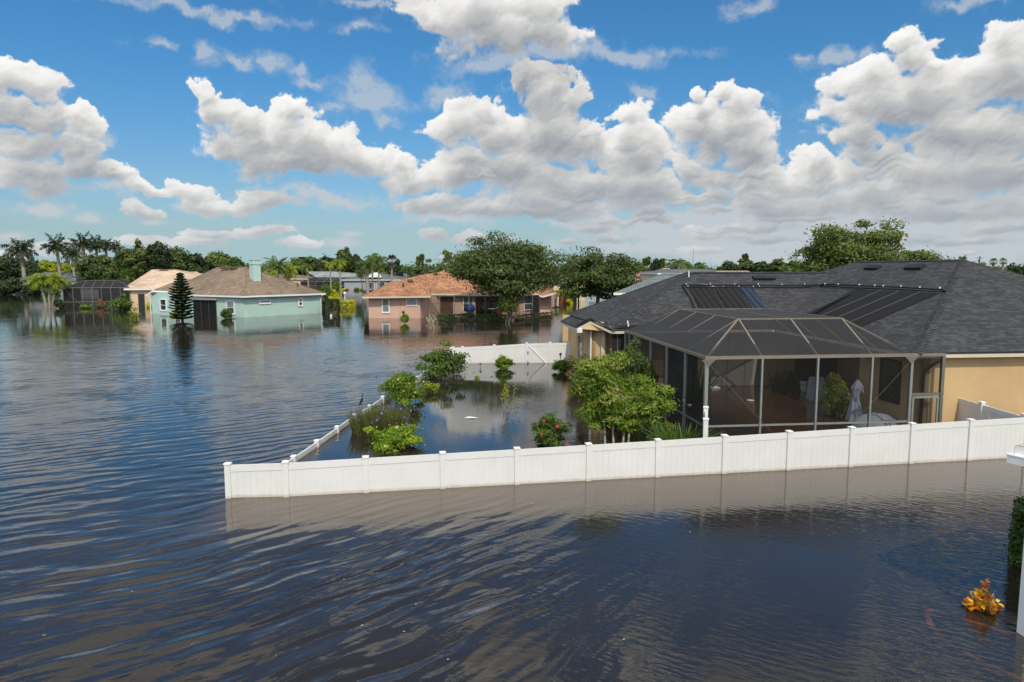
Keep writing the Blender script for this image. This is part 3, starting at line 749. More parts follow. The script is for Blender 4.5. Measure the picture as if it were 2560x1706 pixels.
# plumbing boots
MB().tube([onplane(1722, 693, LWf[0], n_l, 0), onplane(1722, 693, LWf[0], n_l, 0)+Vector((0, 0, .30))], .035, 8).build('vent_pipe', M['gutter_white'], house)
# solar mats
def r5(x, y): return (1400+x/4.706, 540+y/4.706)
def r6(x, y): return (1850+x/3.314, 520+y/3.314)
def solar(quad, p0, n, mt):
    q = [onplane(x, y, p0, n, .05) for x, y in quad]
    mb = MB(); dn_ = -n*.035
    mb.poly(q)
    for i in range(4):
        j = (i+1) % 4; mb.poly([q[i], q[i]+dn_, q[j]+dn_, q[j]])
    o = mb.build('solar_panel', M[mt], house)
    me = o.data; uv = me.uv_layers.new(name='UVMap'); ex = ((q[1]-q[0]).normalized() if True else None)
    o0 = org(house)
    for pg in me.polygons:
        for li in pg.loop_indices:
            co = me.vertices[me.loops[li].vertex_index].co+o0
            uv.data[li].uv = ((co-q[0]).dot(ex), (co-q[0]).dot(n.cross(ex)))
for qd, mt in (([(1515,855),(1790,853),(1950,1120),(1655,1120)], 'solar'), ([(1818,853),(2098,853),(2255,1120),(1970,1120)], 'solar'),
               ([(2122,853),(2262,853),(2425,1120),(2275,1120)], 'solar_blue')):
    solar([r5(x, y) for x, y in qd], LWf[0], n_l, mt)
for tx, bx, ty, by in ((952,612,681,882),):
    solar([r6(952,681), r6(1008,683), r6(640,893), r6(592,893)], RWl[0], n_r, 'solar')
tops = [(1014,684),(1168,690),(1322,697),(1492,706),(1652,715)]; bots = [(648,893),(765,908),(880,935),(985,975),(1085,1018)]
# the right-hand mats run straight down the slope to one line
d_dn = (P(6.75, 5, ZE)-P(ra, 5, rz)).normalized()
for i in range(4):
    ta = onplane(*r6(*tops[i]), RWl[0], n_r, .05)+V*-.05; tb = onplane(*r6(*tops[i+1]), RWl[0], n_r, .05)+V*.05
    La = 4.1
    q = [ta, tb, tb+d_dn*La, ta+d_dn*La]; dn_ = -n_r*.035
    mb = MB(); mb.poly(q)
    for k in range(4): mb.poly([q[k], q[k]+dn_, q[(k+1) % 4]+dn_, q[(k+1) % 4]])
    o = mb.build('solar_panel', M['solar'], house); me = o.data; uv = me.uv_layers.new(name='UVMap'); ex = (tb-ta).normalized()
    for pg in me.polygons:
        for li in pg.loop_indices:
            co = me.vertices[me.loops[li].vertex_index].co+org(house); uv.data[li].uv = ((co-ta).dot(ex), (co-ta).dot(d_dn))
for i in range(1, 4):
    t0_ = onplane(*r6(*tops[i]), RWl[0], n_r, .045); MB().beam(t0_, t0_+d_dn*4.1, .014, .02, up=tuple(n_r)).build('panel_strap', M['bronze'], house)
def rp(pts, rad=.035, name='solar_pipe'):
    q = []
    for (x, y, w) in pts:
        q.append(onplane(x, y, LWf[0] if w == 'l' else RWl[0], n_l if w == 'l' else n_r, .07))
    MB().tube(q, rad, 6).build(name, M['pipe'], house, smooth=True); return q
def P5(x, y): return (*r5(x, y), 'l')
def P6(x, y, w='l'): return (*r6(x, y), w)
up_ = rp([P5(1435,828), P5(1800,826), P5(2340,825), P6(350,651), P6(560,650), P6(640,643), P6(660,643,'r'), P6(1000,656,'r'), P6(1300,668,'r'), P6(1690,690,'r')])
lo_ = rp([P5(1480,851), P5(1900,851), P6(20,664), P6(500,667), P6(630,655), P6(670,656,'r'), P6(900,671,'r'), P6(1300,688,'r'), P6(1660,706,'r'), P6(1705,700,'r'), P6(1690,690,'r')])
rp([P5(1435,828), P5(1475,890), P5(1535,985), P5(1582,1095), P5(1600,1150)])
clips = [r5(1483,824), r5(1765,824), r5(2048,824), r5(2327,824), r6(147,648), r6(342,650), r6(530,648)]
for i, (x, y) in enumerate(clips):
    c = onplane(x, y, LWf[0], n_l, .10); MB().box(c, (.035, .05, .07), TH).build('clip', M['clip'], house)
for x, y in (r6(710,646), r6(820,650), r6(995,656), r6(1123,662), r6(1193,665), r6(1340,670), r6(1497,678), r6(1663,684)):
    c = onplane(x, y, RWl[0], n_r, .11); MB().box(c, (.05, .035, .06), TH).build('clip', M['clip'], house)
for x in (1492, 1505, 1785, 1800, 1915, 2100, 2268, 2343):
    c = onplane(*r5(x, 850), LWf[0], n_l, .10); MB().box(c, (.03, .03, .04), TH).build('clip', M['clip'], house)
# pipes along the low gable edge
for k, (o1, o2) in enumerate(((.0, .10), (.12, .10))):
    pts = [P(-1.97, 9.55+o1, 2.83+.05), P(-1.42, 9.5+o1, 3.12+.07), P(-.62, 8.97+o1*1.2, ZE+.06+o1*.3), P(-.2, 9.02+o1, ZE+.08+o1*.4), P(.9, 9.05+o1*1.4, ZE+.11+o1*.5)]
    MB().tube(pts, .032, 6).build('solar_pipe', M['pipe'], house, smooth=True)
MB().box(P(.15, 9.05, ZE+.2), (.05, .05, .14), TH).box(P(.18, 9.25, ZE+.3), (.05, .05, .14), TH).build('clip', M['clip'], house)

# ------------------------------------------------------------------ screened pool enclosure
enc = thing('pool_enclosure', 'dark screened pool enclosure with mansard screen roof beside the charcoal-roofed house', 'screen enclosure', P(3.3, 4.5))
WA, DB, ZQ = 6.6, 8.9, 2.66; IN = 1.74; ZF = 3.68; b3 = 1.74; b4 = 7.2
fa_a = [0, 1.74, 3.52, 5.29, WA]; sb = [0, 1.74, 3.56, 5.38, 7.2, DB]
Zb = -.5
def post(a, b, z1, w=.055, d=.09, mt='grey_alu', name='post'):
    MB().box(P(a, b, (z1+Zb)/2), (w, d, z1-Zb), TH).build(name, M[mt], enc)
post(0, 0, ZQ-.05, .10, .10)
for a in fa_a[1:4]: post(a, 0, ZQ-.05)
post(WA, 0, ZQ-.05, .08, .09); 
for b in sb[1:]: post(0, b, ZQ-.05, .09, .05)
post(.0, 8.3, ZQ-.05, .09, .05)
def beam(p, q, w=.05, h=.09, mt='bronze_light', name='beam'): MB().beam(p, q, w, h).build(name, M[mt], enc)
beam(P(-.05, 0, ZQ), P(WA+1.10, 0, ZQ), .07, .10)
beam(P(0, .05, ZQ), P(0, DB, ZQ), .07, .10)
Bq, Cq, Eq, Fq = P(IN, b3, ZF), P(5.29, b3, ZF), P(IN, b4, ZF), P(5.29, b4, ZF)
for p, q, w in ((P(0, 0, ZQ), Bq, .055), (P(WA, 0, ZQ), Cq, .05), (P(1.74, 0, ZQ), Bq, .05), (P(3.52, 0, ZQ), P(3.52, b3, ZF), .05), (P(5.29, 0, ZQ), Cq, .05)):
    beam(p, q, w, .06, name='rafter')
for b in sb[1:5]:
    beam(P(0, b, ZQ), P(IN, min(b, b4), ZF), .04, .05, name='rafter')
    beam(P(WA, b, ZQ), P(5.29, b, ZF), .04, .05, name='rafter')
beam(P(0, DB, ZQ), Eq, .04, .05, name='rafter')
beam(Bq, Cq, .04, .05); beam(Bq, Eq, .04, .05); beam(Eq, Fq, .04, .05); beam(Fq, Cq, .04, .05)
beam(P(WA, DB, ZQ), Fq, .04, .05, name='rafter')
for a in (3.52,): beam(P(a, b3, ZF), P(a, b4, ZF), .04, .05)
ZR = .57
for i in range(4): beam(P(fa_a[i]+.04, 0, ZR), P(fa_a[i+1]-.04, 0, ZR), .04, .06, 'grey_alu', 'chair_rail')
for i in range(5): beam(P(0, sb[i]+.04, ZR), P(0, sb[i+1]-.04, ZR), .04, .06, 'bronze', 'chair_rail')
# gusset plates and cable braces
for a, s in ((0, 1), (WA, -1)):
    MB().poly([P(a, -.06, ZQ-.05), P(a+s*.26, -.06, ZQ-.05), P(a, -.06, ZQ-.30)]).poly([P(a, -.055, ZQ-.05), P(a-s*.18, -.055, ZQ-.05), P(a, -.055, ZQ-.22)]).build('gusset', M['bronze'], enc)
MB().tube([P(.08, -.05, ZQ-.2), P(2.72, -.05, -.3)], .005, 5).build('brace_cable', M['bronze'], enc)
MB().tube([P(WA-.08, -.05, ZQ-.2), P(3.95, -.05, -.3)], .005, 5).build('brace_cable', M['bronze'], enc)
# screen cloth
def scr(mt, name, pts): MB().poly(pts).build(name, M[mt], enc)
for i in range(4):
    scr('screen', 'wall_screen', [P(fa_a[i]+.03, 0, Zb), P(fa_a[i+1]-.03, 0, Zb), P(fa_a[i+1]-.03, 0, ZQ-.05), P(fa_a[i]+.03, 0, ZQ-.05)])
for i in range(5):
    scr('screen', 'wall_screen', [P(0, sb[i]+.03, Zb), P(0, sb[i+1]-.03, Zb), P(0, sb[i+1]-.03, ZQ-.05), P(0, sb[i]+.03, ZQ-.05)])
scr('screen_roof', 'roof_screen', [P(0, 0, ZQ+.05), P(WA, 0, ZQ+.05), Cq, Bq])
scr('screen_roof', 'roof_screen', [P(0, 0, ZQ+.05), Bq, Eq, P(0, DB, ZQ+.05)])
scr('screen_roof', 'roof_screen', [P(WA, 0, ZQ+.05), P(WA, DB, ZQ+.05), Fq, Cq])
scr('screen_roof', 'roof_screen', [Bq, Cq, Fq, Eq])
scr('screen_roof', 'roof_screen', [Eq, Fq, P(WA, DB, ZQ+.05), P(0, DB, ZQ+.05)])
# screen door bay
aD0, aD1 = WA+.06, WA+1.05
post(aD1, 0, ZQ-.05, .10, .10, 'bronze')
MB().beam(P(aD0, 0, 1.42), P(aD1-.05, 0, 1.42), .05, .09).build('door_head', M['bronze'], enc)
scr('screen', 'wall_screen', [P(aD0, 0, 1.46), P(aD1-.05, 0, 1.46), P(aD1-.05, 0, ZQ-.05), P(aD0, 0, ZQ-.05)])
door = MB()
for a in (aD0+.05, aD1-.10): door.box(P(a, -.01, .45), (.06, .04, 1.80), TH)
door.beam(P(aD0+.08, -.01, 1.33), P(aD1-.13, -.01, 1.33), .04, .06).beam(P(aD0+.08, -.01, .0), P(aD1-.13, -.01, .0), .04, .10)
door = door.build('screen_door', M['grey_alu'], enc)
MB().box(P(aD0+.06, -.05, .42), (.03, .05, .14), TH).build('handle', M['clip'], door)
MB().poly([P(aD0+.08, -.01, .04), P(aD1-.13, -.01, .04), P(aD1-.13, -.01, 1.3), P(aD0+.08, -.01, 1.3)]).build('screen', M['screen'], door)

# short fence between enclosure and long fence, seen edge on
fence('white_fence', 'short white vinyl fence running from the pool enclosure corner to the long fence', [Vector((5.25, 18.15, 0)), Vector((5.73, 19.85, 0))], [1.16, 1.14], post_up=.10)
# return fence beside the right wing
s0 = g(2352, 982, 1.22); s1 = g(2455, 1012, 1.18); s2 = g(2556, 1040, 1.16)
s0.z = s1.z = s2.z = 0
fr_ = fence('white_fence', 'white vinyl fence in shade against the tan wall right of the screen door', [s0, s1, s2+(s2-s1)*.05], [1.22, 1.18, 1.15], post_up=.06)
MB().beam(s1+(s2-s1)*.12+Vector((0, 0, 1.20)), s1+(s2-s1)*.42+Vector((0, 0, .1)), .03, .05).build('gate_brace', M['vinyl_edge'], fr_)
# ------------------------------------------------------------------ neighbouring houses
def W2(v, z): return Vector((v[0], v[1], z))
def hiphouse(name, label, c4, ze, rg, wallm, roofm, over=.5, fas='white', extra_walls=None, z0=-1.0, group='flooded single storey houses'):
    """c4: four wall corners (front-left, front-right, back-right, back-left); rg: two ridge points"""
    ctr = sum((Vector(p[:2]) for p in c4), Vector((0, 0)))/4
    root = thing(name, label, 'house', (ctr.x, ctr.y, 0), group)
    wb = MB()
    for i in range(4):
        p, q = c4[i], c4[(i+1) % 4]; wb.wallbox(p, q, z0, ze-.03, .2, -.1)
    wb.build('wall', wallm, root)
    e = []
    for p in c4:
        d = (Vector(p[:2])-ctr).normalized(); e.append(W2(Vector(p[:2])+d*over*1.35, ze))
    a, b = rg
    rf_ = MB(); rf_.poly([e[0], e[1], b, a]).poly([e[1], e[2], b]).poly([e[2], e[3], a, b]).poly([e[3], e[0], a])
    rf_ = rf_.build('roof', roofm, root, uvslope=True)
    cp = MB()
    for p, q in ((e[0], a), (e[1], b), (a, b), (e[2], b), (e[3], a)): 
        dd = (q-p).normalized(); cp.beam(p+dd*.1+Vector((0, 0, .02)), q+Vector((0, 0, .02)), .26, .035)
    cp.build('ridge_cap', roofm, rf_, uvslope=True)
    f_ = MB()
    for i in range(4):
        p, q = e[i], e[(i+1) % 4]; f_.wallbox(p, q, ze-.20, ze-.012, .03)
    f_.build('fascia', M[fas], root)
    s_ = MB().poly([W2(v, ze-.21) for v in reversed(e)]).build('soffit', M[fas], root)
    return root, e, rf_
def frm(px, py, d0, d1, k): pass

# --- teal house
K = g(609.5, 794.5); Rt = g(801.5, 783); Lc = g(422, 785.5)
e1 = Rt-K; e2 = Lc-K
c4 = [Lc, K, Rt, Lc+e1*1.0]
teal, te, tr_ = hiphouse('house', 'teal stucco house with brown shingle hip roof and a teal chimney', c4, 2.42,
                    (at(545.5, 667.8, 86), at(613.5, 667.5, 82)), M['teal'], M['roof_brown'])
# projecting bedroom at its left end
n2 = Vector((e2.y, -e2.x, 0)).normalized()
if n2.y > 0: n2 = -n2
B0 = g(381, 785.0); B1 = g(423, 786.5)
bb = MB()
B3 = B0+Vector((e1.x, e1.y, 0)).normalized()*5; B2 = B1+Vector((e1.x, e1.y, 0)).normalized()*3
bb.wallbox(B0, B1, -1, 2.62, .2, -.1).wallbox(B1, B2, -1, 2.62, .2, -.1).wallbox(B3, B0, -1, 2.62, .2, -.1)
bb.build('wall', M['teal'], teal)
br_ = MB()
q0, q1, q2, q3 = at(380, 726.5, 81.0), at(424, 728.8, 81.2), at(500, 700, 84.5), at(455, 697, 87)
q00 = at(366, 737, 81.5)
br_.poly([q0, q1, q2, q3]).poly([q00, q0, q3, q3+Vector((-3, 4, -1.6))])
br_.build('roof', M['roof_brown'], teal, uvslope=True)
dz = Vector((0, 0, -.2))
MB().hexa([q0+dz, q1+dz, q1+dz+Vector((0, .05, 0)), q0+dz+Vector((0, .05, 0)), q0, q1, q1+Vector((0, .05, 0)), q0+Vector((0, .05, 0))]).hexa([q00+dz, q0+dz, q0+dz+Vector((0, .05, 0)), q00+dz+Vector((0, .05, 0)), q00, q0, q0+Vector((0, .05, 0)), q00+Vector((0, .05, 0))]).build('fascia', M['white'], teal)
window(teal, B0, B1, 401, 747.5, 417, 777, fr=.10, glass='glass', depth=.1)
window(teal, Lc, K, 436, 748, 452, 779, fr=.10, depth=.1)
window(teal, Lc, K, 484, 750, 542, 800, kind='none', fr=.06, frame='bronze', grid=(3, 1), name='lanai_screen', sill=False, depth=.05, glass='dark')
window(teal, Lc, K, 480, 745.5, 543, 749, kind='none', fr=.03, frame='white', glass='glass_pale', name='roller_cover', sill=False, depth=.3)
window(teal, Lc, K, 567, 752, 587, 785, fr=.10, glass='glass', depth=.1, pane2=('glass_pale', .5))
window(teal, K, Rt, 648, 750.5, 676, 759, kind='none', fr=.10, glass='glass_pale', depth=.1)
window(teal, K, Rt, 745.5, 746, 756, 765, fr=.10, depth=.1, pane2=('blind', .48))
for px_, Y_ in ((380, 0), (801, 1)):
    b_ = (B0 if Y_ == 0 else Rt)+Vector((-.12 if Y_ == 0 else .10, -.12, 0))
    MB().tube([b_+Vector((-.35 if Y_ == 0 else .35, -.25, 2.25)), b_+Vector((0, 0, 1.9)), b_+Vector((0, 0, -.5))], .06, 6).build('downpipe', M['gutter_white'], teal)
# chimney
cc = at(638, 689, 79.6); cb = MB(); ang = math.atan2(e1.y, e1.x)
ztop = at(638, 651, 79.6).z
cb.box((cc.x, cc.y, (cc.z-1+ztop)/2), (.95, .80, ztop-cc.z+1), ang)
chim = cb.build('chimney', M['teal'], teal)
MB().box((cc.x, cc.y, ztop-.45), (1.08, .93, .07), ang).box((cc.x, cc.y, ztop+.03), (1.06, .91, .06), ang).build('chimney_cap', M['teal'], chim)
pn = (te[1]-te[0]).cross(rgp-te[0]).normalized() if False else None
def roofplane(e0, e1_, r): 
    n = (e1_-e0).cross(r-e0).normalized(); return n if n.z > 0 else -n
tn = roofplane(te[0], te[1], at(613.5, 667.5, 82))
for x0, x1 in ((551, 570), (573, 593)): roofvent([(x0, 674), (x1, 674), (x1+1, 670.3), (x0+1, 670.3)], te[0], tn, .12, teal, 'deck')
tn2 = roofplane(te[1], te[2], at(613.5, 667.5, 82))
for x, y in ((744, 717), (783, 723)): 
    c = onplane(x, y, te[1], tn2, 0); MB().tube([c, c+Vector((0, 0, .45))], .09, 6).build('vent_pipe', M['deck'], teal)

# --- peach roofed house left of it
p0 = at(328, 770, 98); p1 = at(395, 770, 96)
c4 = [Vector((-54.6, 97.5, 0)), Vector((-38, 99.5, 0)), Vector((-40, 116, 0)), Vector((-57, 114, 0))]
peach, pe, _ = hiphouse('house', 'peach roofed house behind the teal house, beside a black screen enclosure', c4, 2.55,
                        (at(382, 674.5, 105), at(438, 674.5, 105)), M['peach'], M['roof_peach'])
roofvent([(398, 679), (420, 679), (421, 676), (400, 676)], pe[0], roofplane(pe[0], pe[1], at(382, 674.5, 105)), .1, peach, 'deck')
sec = MB(); s1_ = at(446, 679.5, 112); s2_ = at(492, 679.5, 112)
sec.poly([at(400, 712, 100), at(520, 716, 100), s2_, s1_]).poly([at(520, 716, 100), at(560, 716, 118), s2_]).build('roof', M['roof_peach'], peach, uvslope=True)
window(peach, c4[0], c4[1], 346, 735, 362, 776, kind='none', fr=.08, frame='deck', glass='glass', sill=False, name='porch_opening')
# small far wing of the same colour
# --- black screen enclosure of that house
def far_enclosure(label, A, B, depth, ze, zt, inset, nx, ny, matname='screen_far', frame='bronze', tilt=None):
    A = Vector((A[0], A[1], 0)); B = Vector((B[0], B[1], 0)); u = (B-A).normalized(); v = Vector((-u.y, u.x, 0)); L = (B-A).length
    r = thing('pool_enclosure', label, 'screen enclosure', (A+B)/2, 'screened pool enclosures of the far houses')
    q = lambda s, t, z: A+u*s+v*t+Vector((0, 0, z))
    for i in range(nx+1): MB().box(tuple(q(L*i/nx, 0, (ze-.8)/2)), (.07, .07, ze+.8), math.atan2(u.y, u.x)).build('post', M[frame], r)
    for j in range(1, ny+1):
        for s_ in (0, L): MB().box(tuple(q(s_, depth*j/ny, (ze-.8)/2)), (.07, .07, ze+.8), math.atan2(u.y, u.x)).build('post', M[frame], r)
    for a, b in ((q(0, 0, ze), q(L, 0, ze)), (q(0, 0, ze), q(0, depth, ze)), (q(L, 0, ze), q(L, depth, ze)), (q(inset, inset, zt), q(L-inset, inset, zt)),
                 (q(0, 0, .75), q(L, 0, .75)), (q(0, 0, ze), q(inset, inset, zt)), (q(L, 0, ze), q(L-inset, inset, zt))):
        MB().beam(a, b, .06, .09).build('beam', M[frame], r)
    for i in range(1, nx):
        s_ = L*i/nx
        if inset < s_ < L-inset: MB().beam(q(s_, 0, ze), q(s_, inset, zt), .05, .06).build('rafter', M[frame], r)
    sc_ = MB().poly([q(0, .01, -.8), q(L, .01, -.8), q(L, .01, ze), q(0, .01, ze)]).poly([q(.01, 0, -.8), q(.01, depth, -.8), q(.01, depth, ze), q(.01, 0, ze)])
    sc_.poly([q(L-.01, 0, -.8), q(L-.01, depth, -.8), q(L-.01, depth, ze), q(L-.01, 0, ze)])
    sc_.build('wall_screen', M[matname], r)
    sr = MB().poly([q(0, 0, ze), q(L, 0, ze), q(L-inset, inset, zt), q(inset, inset, zt)]).poly([q(0, 0, ze), q(inset, inset, zt), q(inset, depth, zt), q(0, depth, ze)])
    sr.poly([q(L, 0, ze), q(L-inset, inset, zt), q(L-inset, depth, zt), q(L, depth, ze)]).poly([q(inset, inset, zt), q(L-inset, inset, zt), q(L-inset, depth, zt), q(inset, depth, zt)])
    sr.build('roof_screen', M[matname], r)
    return r, q, u, v
eA = g(160, 769); eB = g(326, 767)
fe, q_, u_, v_ = far_enclosure('black screen pool enclosure left of the peach roofed house', eA, eB, 6.5, 2.72, 3.7, 2.0, 7, 2)
MB().beam(q_(.1, -.03, 2.6), q_(2.6, -.03, -.2), .04, .04).build('brace_cable', M['bronze'], fe)
# furniture behind the screen: a white lattice screen, two chairs, a pale bench
lw_ = thing('lattice_door', 'white french doors with dark grid seen through the black screen enclosure', 'door', q_(6.3, 5.4, 0))
d_ = MB(); aa = q_(5.3, 5.5, 0); b_ = q_(9.2, 5.5, 0)
d_.wallbox(aa, b_, -.5, 1.95, .05); d_.build('door_leaf', M['white'], lw_)
for i in range(5):
    for k in range(2):
        s0_, s1_2 = 5.45+i*.75, 5.45+i*.75+.60
        MB().wallbox(q_(s0_, 5.46, 0), q_(s1_2, 5.46, 0), .0+k*.95, .85+k*.95, .02).build('pane', M['glass'] if (i+k) % 3 else M['glass_pale'], lw_)
def patio_chair(name, label, loc, ang, m, group=None, s=1.0, hs=.42):
    r = thing(name, label, 'chair', loc, group); c, sn = math.cos(ang), math.sin(ang)
    def R(x, y, z): return (loc[0]+(x*c-y*sn)*s, loc[1]+(x*sn+y*c)*s, loc[2]+z*s)
    def bx(mb_, x, y, z, a, b, h): return mb_.box(R(x, y, z), (a*s, b*s, h*s), ang)
    bx(MB(), 0, 0, hs, .50, .50, .05).build('seat', M[m], r)
    MB().hexa([R(-.25, .22, hs), R(.25, .22, hs), R(.25, .27, hs), R(-.25, .27, hs), R(-.25, .38, hs+.5), R(.25, .38, hs+.5), R(.25, .43, hs+.5), R(-.25, .43, hs+.5)]).build('backrest', M[m], r)
    for x in (-.23, .23):
        for y in (-.22, .22): bx(MB(), x, y, (hs-.6)/2, .04, .04, hs+.6).build('leg', M[m], r)
        bx(MB(), x*1.1, 0, hs+.22, .05, .46, .03).build('armrest', M[m], r)
    return r
v = q_(3.6, 2.0, 0); patio_chair('patio_chair', 'pale patio chair in the black screen enclosure, nearest its corner', (v.x, v.y, .1), .5, 'tan_trim')
v = q_(4.8, 2.6, 0); patio_chair('patio_chair', 'pale patio chair before the french doors in the black screen enclosure', (v.x, v.y, .1), -.4, 'tan_trim')
bt = thing('bench', 'low pale bench standing in water in the black screen enclosure', 'bench', q_(1.6, 1.4, 0))
v = q_(1.8, 1.2, 0); MB().box((v.x, v.y, .38), (2.0, .45, .06)).build('seat', M['tan_trim'], bt)
for s_ in (-.85, .85): MB().box((v.x+s_, v.y, .0), (.07, .4, .70)).build('leg', M['tan_trim'], bt)

# --- dark grey house far left
c4 = [Vector((-108, 146, 0)), Vector((-88, 146, 0)), Vector((-88, 160, 0)), Vector((-108, 160, 0))]
gl, ge, _ = hiphouse('house', 'house with a dark grey hip roof behind the palms at the far left', c4, 2.3, (at(115, 681, 153), at(176, 681, 153)), M['grey_wall'], M['roof_grey'], z0=-.5, over=1.2)

# --- pale grey house in the middle distance with a screened pool
c4 = [Vector((-53, 194, 0)), Vector((-32, 190, 0)), Vector((-30, 212, 0)), Vector((-58, 214, 0))]
mg, me_, _ = hiphouse('house', 'pale grey hip roofed house with a wide screened pool behind the foxtail palms', c4, 2.4, (at(765, 679, 200), at(833, 679, 199)), M['grey_wall'], M['roof_lgrey'], over=.9)
for x0, x1 in ((746, 764),): window(mg, c4[0], c4[1], 790, 708, 806, 721, kind='none', frame='white', sill=False)
fe2, q2_, _, _ = far_enclosure('wide grey screen pool enclosure in front of the pale grey house', g(752, 721.5), g(908, 723), 3.5, 1.9, 3.1, 2.6, 8, 1, frame='grey_alu')
# --- garage house
c4 = [Vector((-43.0, 175.5, 0)), Vector((-27.2, 176.5, 0)), Vector((-27.5, 190, 0)), Vector((-42, 190, 0))]
gg_, gge, _ = hiphouse('house', 'grey house with a gabled porch and garage doors behind the queen palms', c4, 2.65, (at(925, 683, 184), at(948, 683, 184)), M['grey_wall'], M['roof_grey'], over=.6)
window(gg_, c4[0], c4[1], 942, 705, 963, 724, kind='none', fr=.12, glass='glass_blue', grid=(1, 4), name='garage_door', sill=False)
window(gg_, c4[0], c4[1], 915, 706, 936, 724, kind='none', fr=.12, glass='glass_blue', grid=(1, 4), name='garage_door', sill=False)
gm = MB(); a = at(914, 694, 176); b = at(950, 694, 176); t = at(930, 682, 176)
gm.poly([a, b, t]); gm.poly([a, t, t+Vector((0, 8, 0)), a+Vector((0, 8, 0))]).poly([t, b, b+Vector((0, 8, 0)), t+Vector((0, 8, 0))])
gm.build('gable', M['white'], gg_)
c4 = [Vector((-36, 210, 0)), Vector((-24, 210, 0)), Vector((-24, 224, 0)), Vector((-38, 224, 0))]
hiphouse('house', 'grey roofed house with tan walls between the fan palm and the orange roof', c4, 2.5, (at(1000, 683, 216), at(1012, 683, 216)), M['peach'], M['roof_grey'])
# --- brown roof behind the big palm clump
c4 = [Vector((-72, 205, 0)), Vector((-58, 203, 0)), Vector((-58, 217, 0)), Vector((-74, 217, 0))]
hiphouse('house', 'brown roofed house half hidden by the palm clump beside the chimney', c4, 2.5, (at(706, 684, 210), at(716, 684, 210)), M['peach'], M['roof_brown'])

# --- pink house with orange roof
c4 = [Vector((-15.6, 74.4, 0)), Vector((-9.97, 74.2, 0)), Vector((-9.3, 90, 0)), Vector((-15.2, 90, 0))]
pk = thing('house', 'pink stucco house with orange shingle roof behind the big oak tree', 'house', (-6, 82, 0), 'flooded single storey houses')
ZP = 2.20
pf = [g(922, 795.5), g(1051, 796), g(1065, 792)]
wb = MB()
cA = pf[0]; cB = pf[1]; cC = pf[2]
W_r = Vector((-8.35, 79.6, 0)); W_e = Vector((4.9, 84.5, 0)); W_e0 = Vector((3.5, 84.0, 0))
wb.wallbox(cA, cB, -1, ZP, .2, -.1).wallbox(cB, cC, -1, ZP, .2, -.1).wallbox(cC, W_r, -1, ZP, .2, -.1).wallbox(W_r, W_e0, -1, ZP+.05, .2, -.1)
wb.wallbox(Vector((-15.0, 92, 0)), cA, -1, ZP, .2, -.1)
# right hand room, nearer
rA = g(1350, 784); rB = g(1377, 783); 
wb.wallbox(rA, rB, -1, 2.25, .2, -.1).wallbox(Vector((rA.x-.8, rA.y+5, 0)), rA, -1, 2.25, .2, -.1).wallbox(rB, Vector((rB.x+1.0, rB.y+9, 0)), -1, 2.25, .2, -.1)
wb.build('wall', M['pink'], pk)
E1 = at(905, 742, 73.6); E2 = at(1077, 740, 73.4); E3 = at(1077, 734, 78.5); E4 = at(1352, 736, 83.0)
z_ = (E1.z+E2.z)/2
R1, R2, R3, R4, R5 = at(1003, 701, 77.5), at(1029, 700, 77.5), at(1062, 685.5, 82), at(1094, 682, 84), at(1119, 672, 86)
R6 = at(1250, 673, 90)
rb = MB()
rb.poly([E1, E2, R2, R1]).poly([E1, R1, at(985, 701, 88), at(912, 739, 92)])
rb.poly([E2, E3, R3, R2]).poly([E3, E4, R6, R5]).poly([E3, R5, R4, R3]).poly([R1, R2, R3, at(1000, 700, 90)])
rb.poly([E4, at(1400, 736, 95), R6]).poly([R3, R4, R5, at(1119, 700, 99), at(1000, 700, 92)])
pr_ = rb.build('roof', M['roof_orange'], pk, uvslope=True)
g1, g2, g3 = at(1338, 733, 81.2), at(1357, 740, 81.0), at(1389, 731, 81.4); gt_ = at(1345, 713, 85); gt2 = at(1372, 716, 86)
MB().poly([g1, g2, gt_+Vector((.4, .3, .1)), gt_]).poly([g2, g3, gt2, gt_+Vector((.4, .3, .1))]).build('roof', M['roof_orange'], pk, uvslope=True)
MB().beam(g1-Vector((0, .05, .12)), g2-Vector((0, .05, .12)), .05, .2).beam(g2-Vector((0, .05, .12)), g3-Vector((0, .05, .12)), .05, .2).build('fascia', M['white'], pk)
fb_ = MB()
for p, q in ((E1, E2), (E3, E4)): fb_.wallbox(p, q, (p.z-.2, q.z-.2), (p.z-.01, q.z-.01), .05)
fb_.build('fascia', M['tan_trim'], pk)
window(pk, cA, cB, 955, 746, 974, 782, fr=.10, depth=.1, glass='glass_pale', pane2=('blind', .47))
window(pk, cA, cB, 1016, 747, 1043, 765, kind='none', fr=.08, depth=.08, glass='glass_pale', grid=(6, 4), sill=False, name='glass_block_window')
MB().tube([at(997, 747, 74.1), at(999, 750, 74.25), at(999, 800, 74.2)], .05, 6).build('downpipe', M['pink'], pk)
window(pk, W_r, W_e0, 1157, 742, 1183, 781, fr=.09, depth=.1, glass='glass', pane2=('glass_pale', .5), kind='slider')
window(pk, W_r, W_e0, 1189, 742, 1253, 795, kind='none', fr=.07, frame='black_metal', glass='dark', grid=(4, 1), name='sliding_door', sill=False)
window(pk, W_r, W_e0, 1309, 741, 1331, 776, fr=.10, depth=.1, glass='glass', pane2=('blind', .48))
window(pk, W_r, W_e0, 1098, 742, 1132, 797, kind='none', fr=.05, frame='deck', glass='deck', name='alcove', sill=False)
for (x, y) in ((1008, 713), (1025, 706)):
    pass
n_p = roofplane(E1, E2, R2)
roofvent([(1021, 707), (1034, 707), (1031, 702), (1018, 702)], E1, n_p, .14, pk, 'deck')
n_q = roofplane(E3, E4, R5)
roofvent([(1083, 689), (1094, 689), (1092, 684), (1082, 684)], E3, roofplane(E3, R5, R4), .14, pk, 'deck')
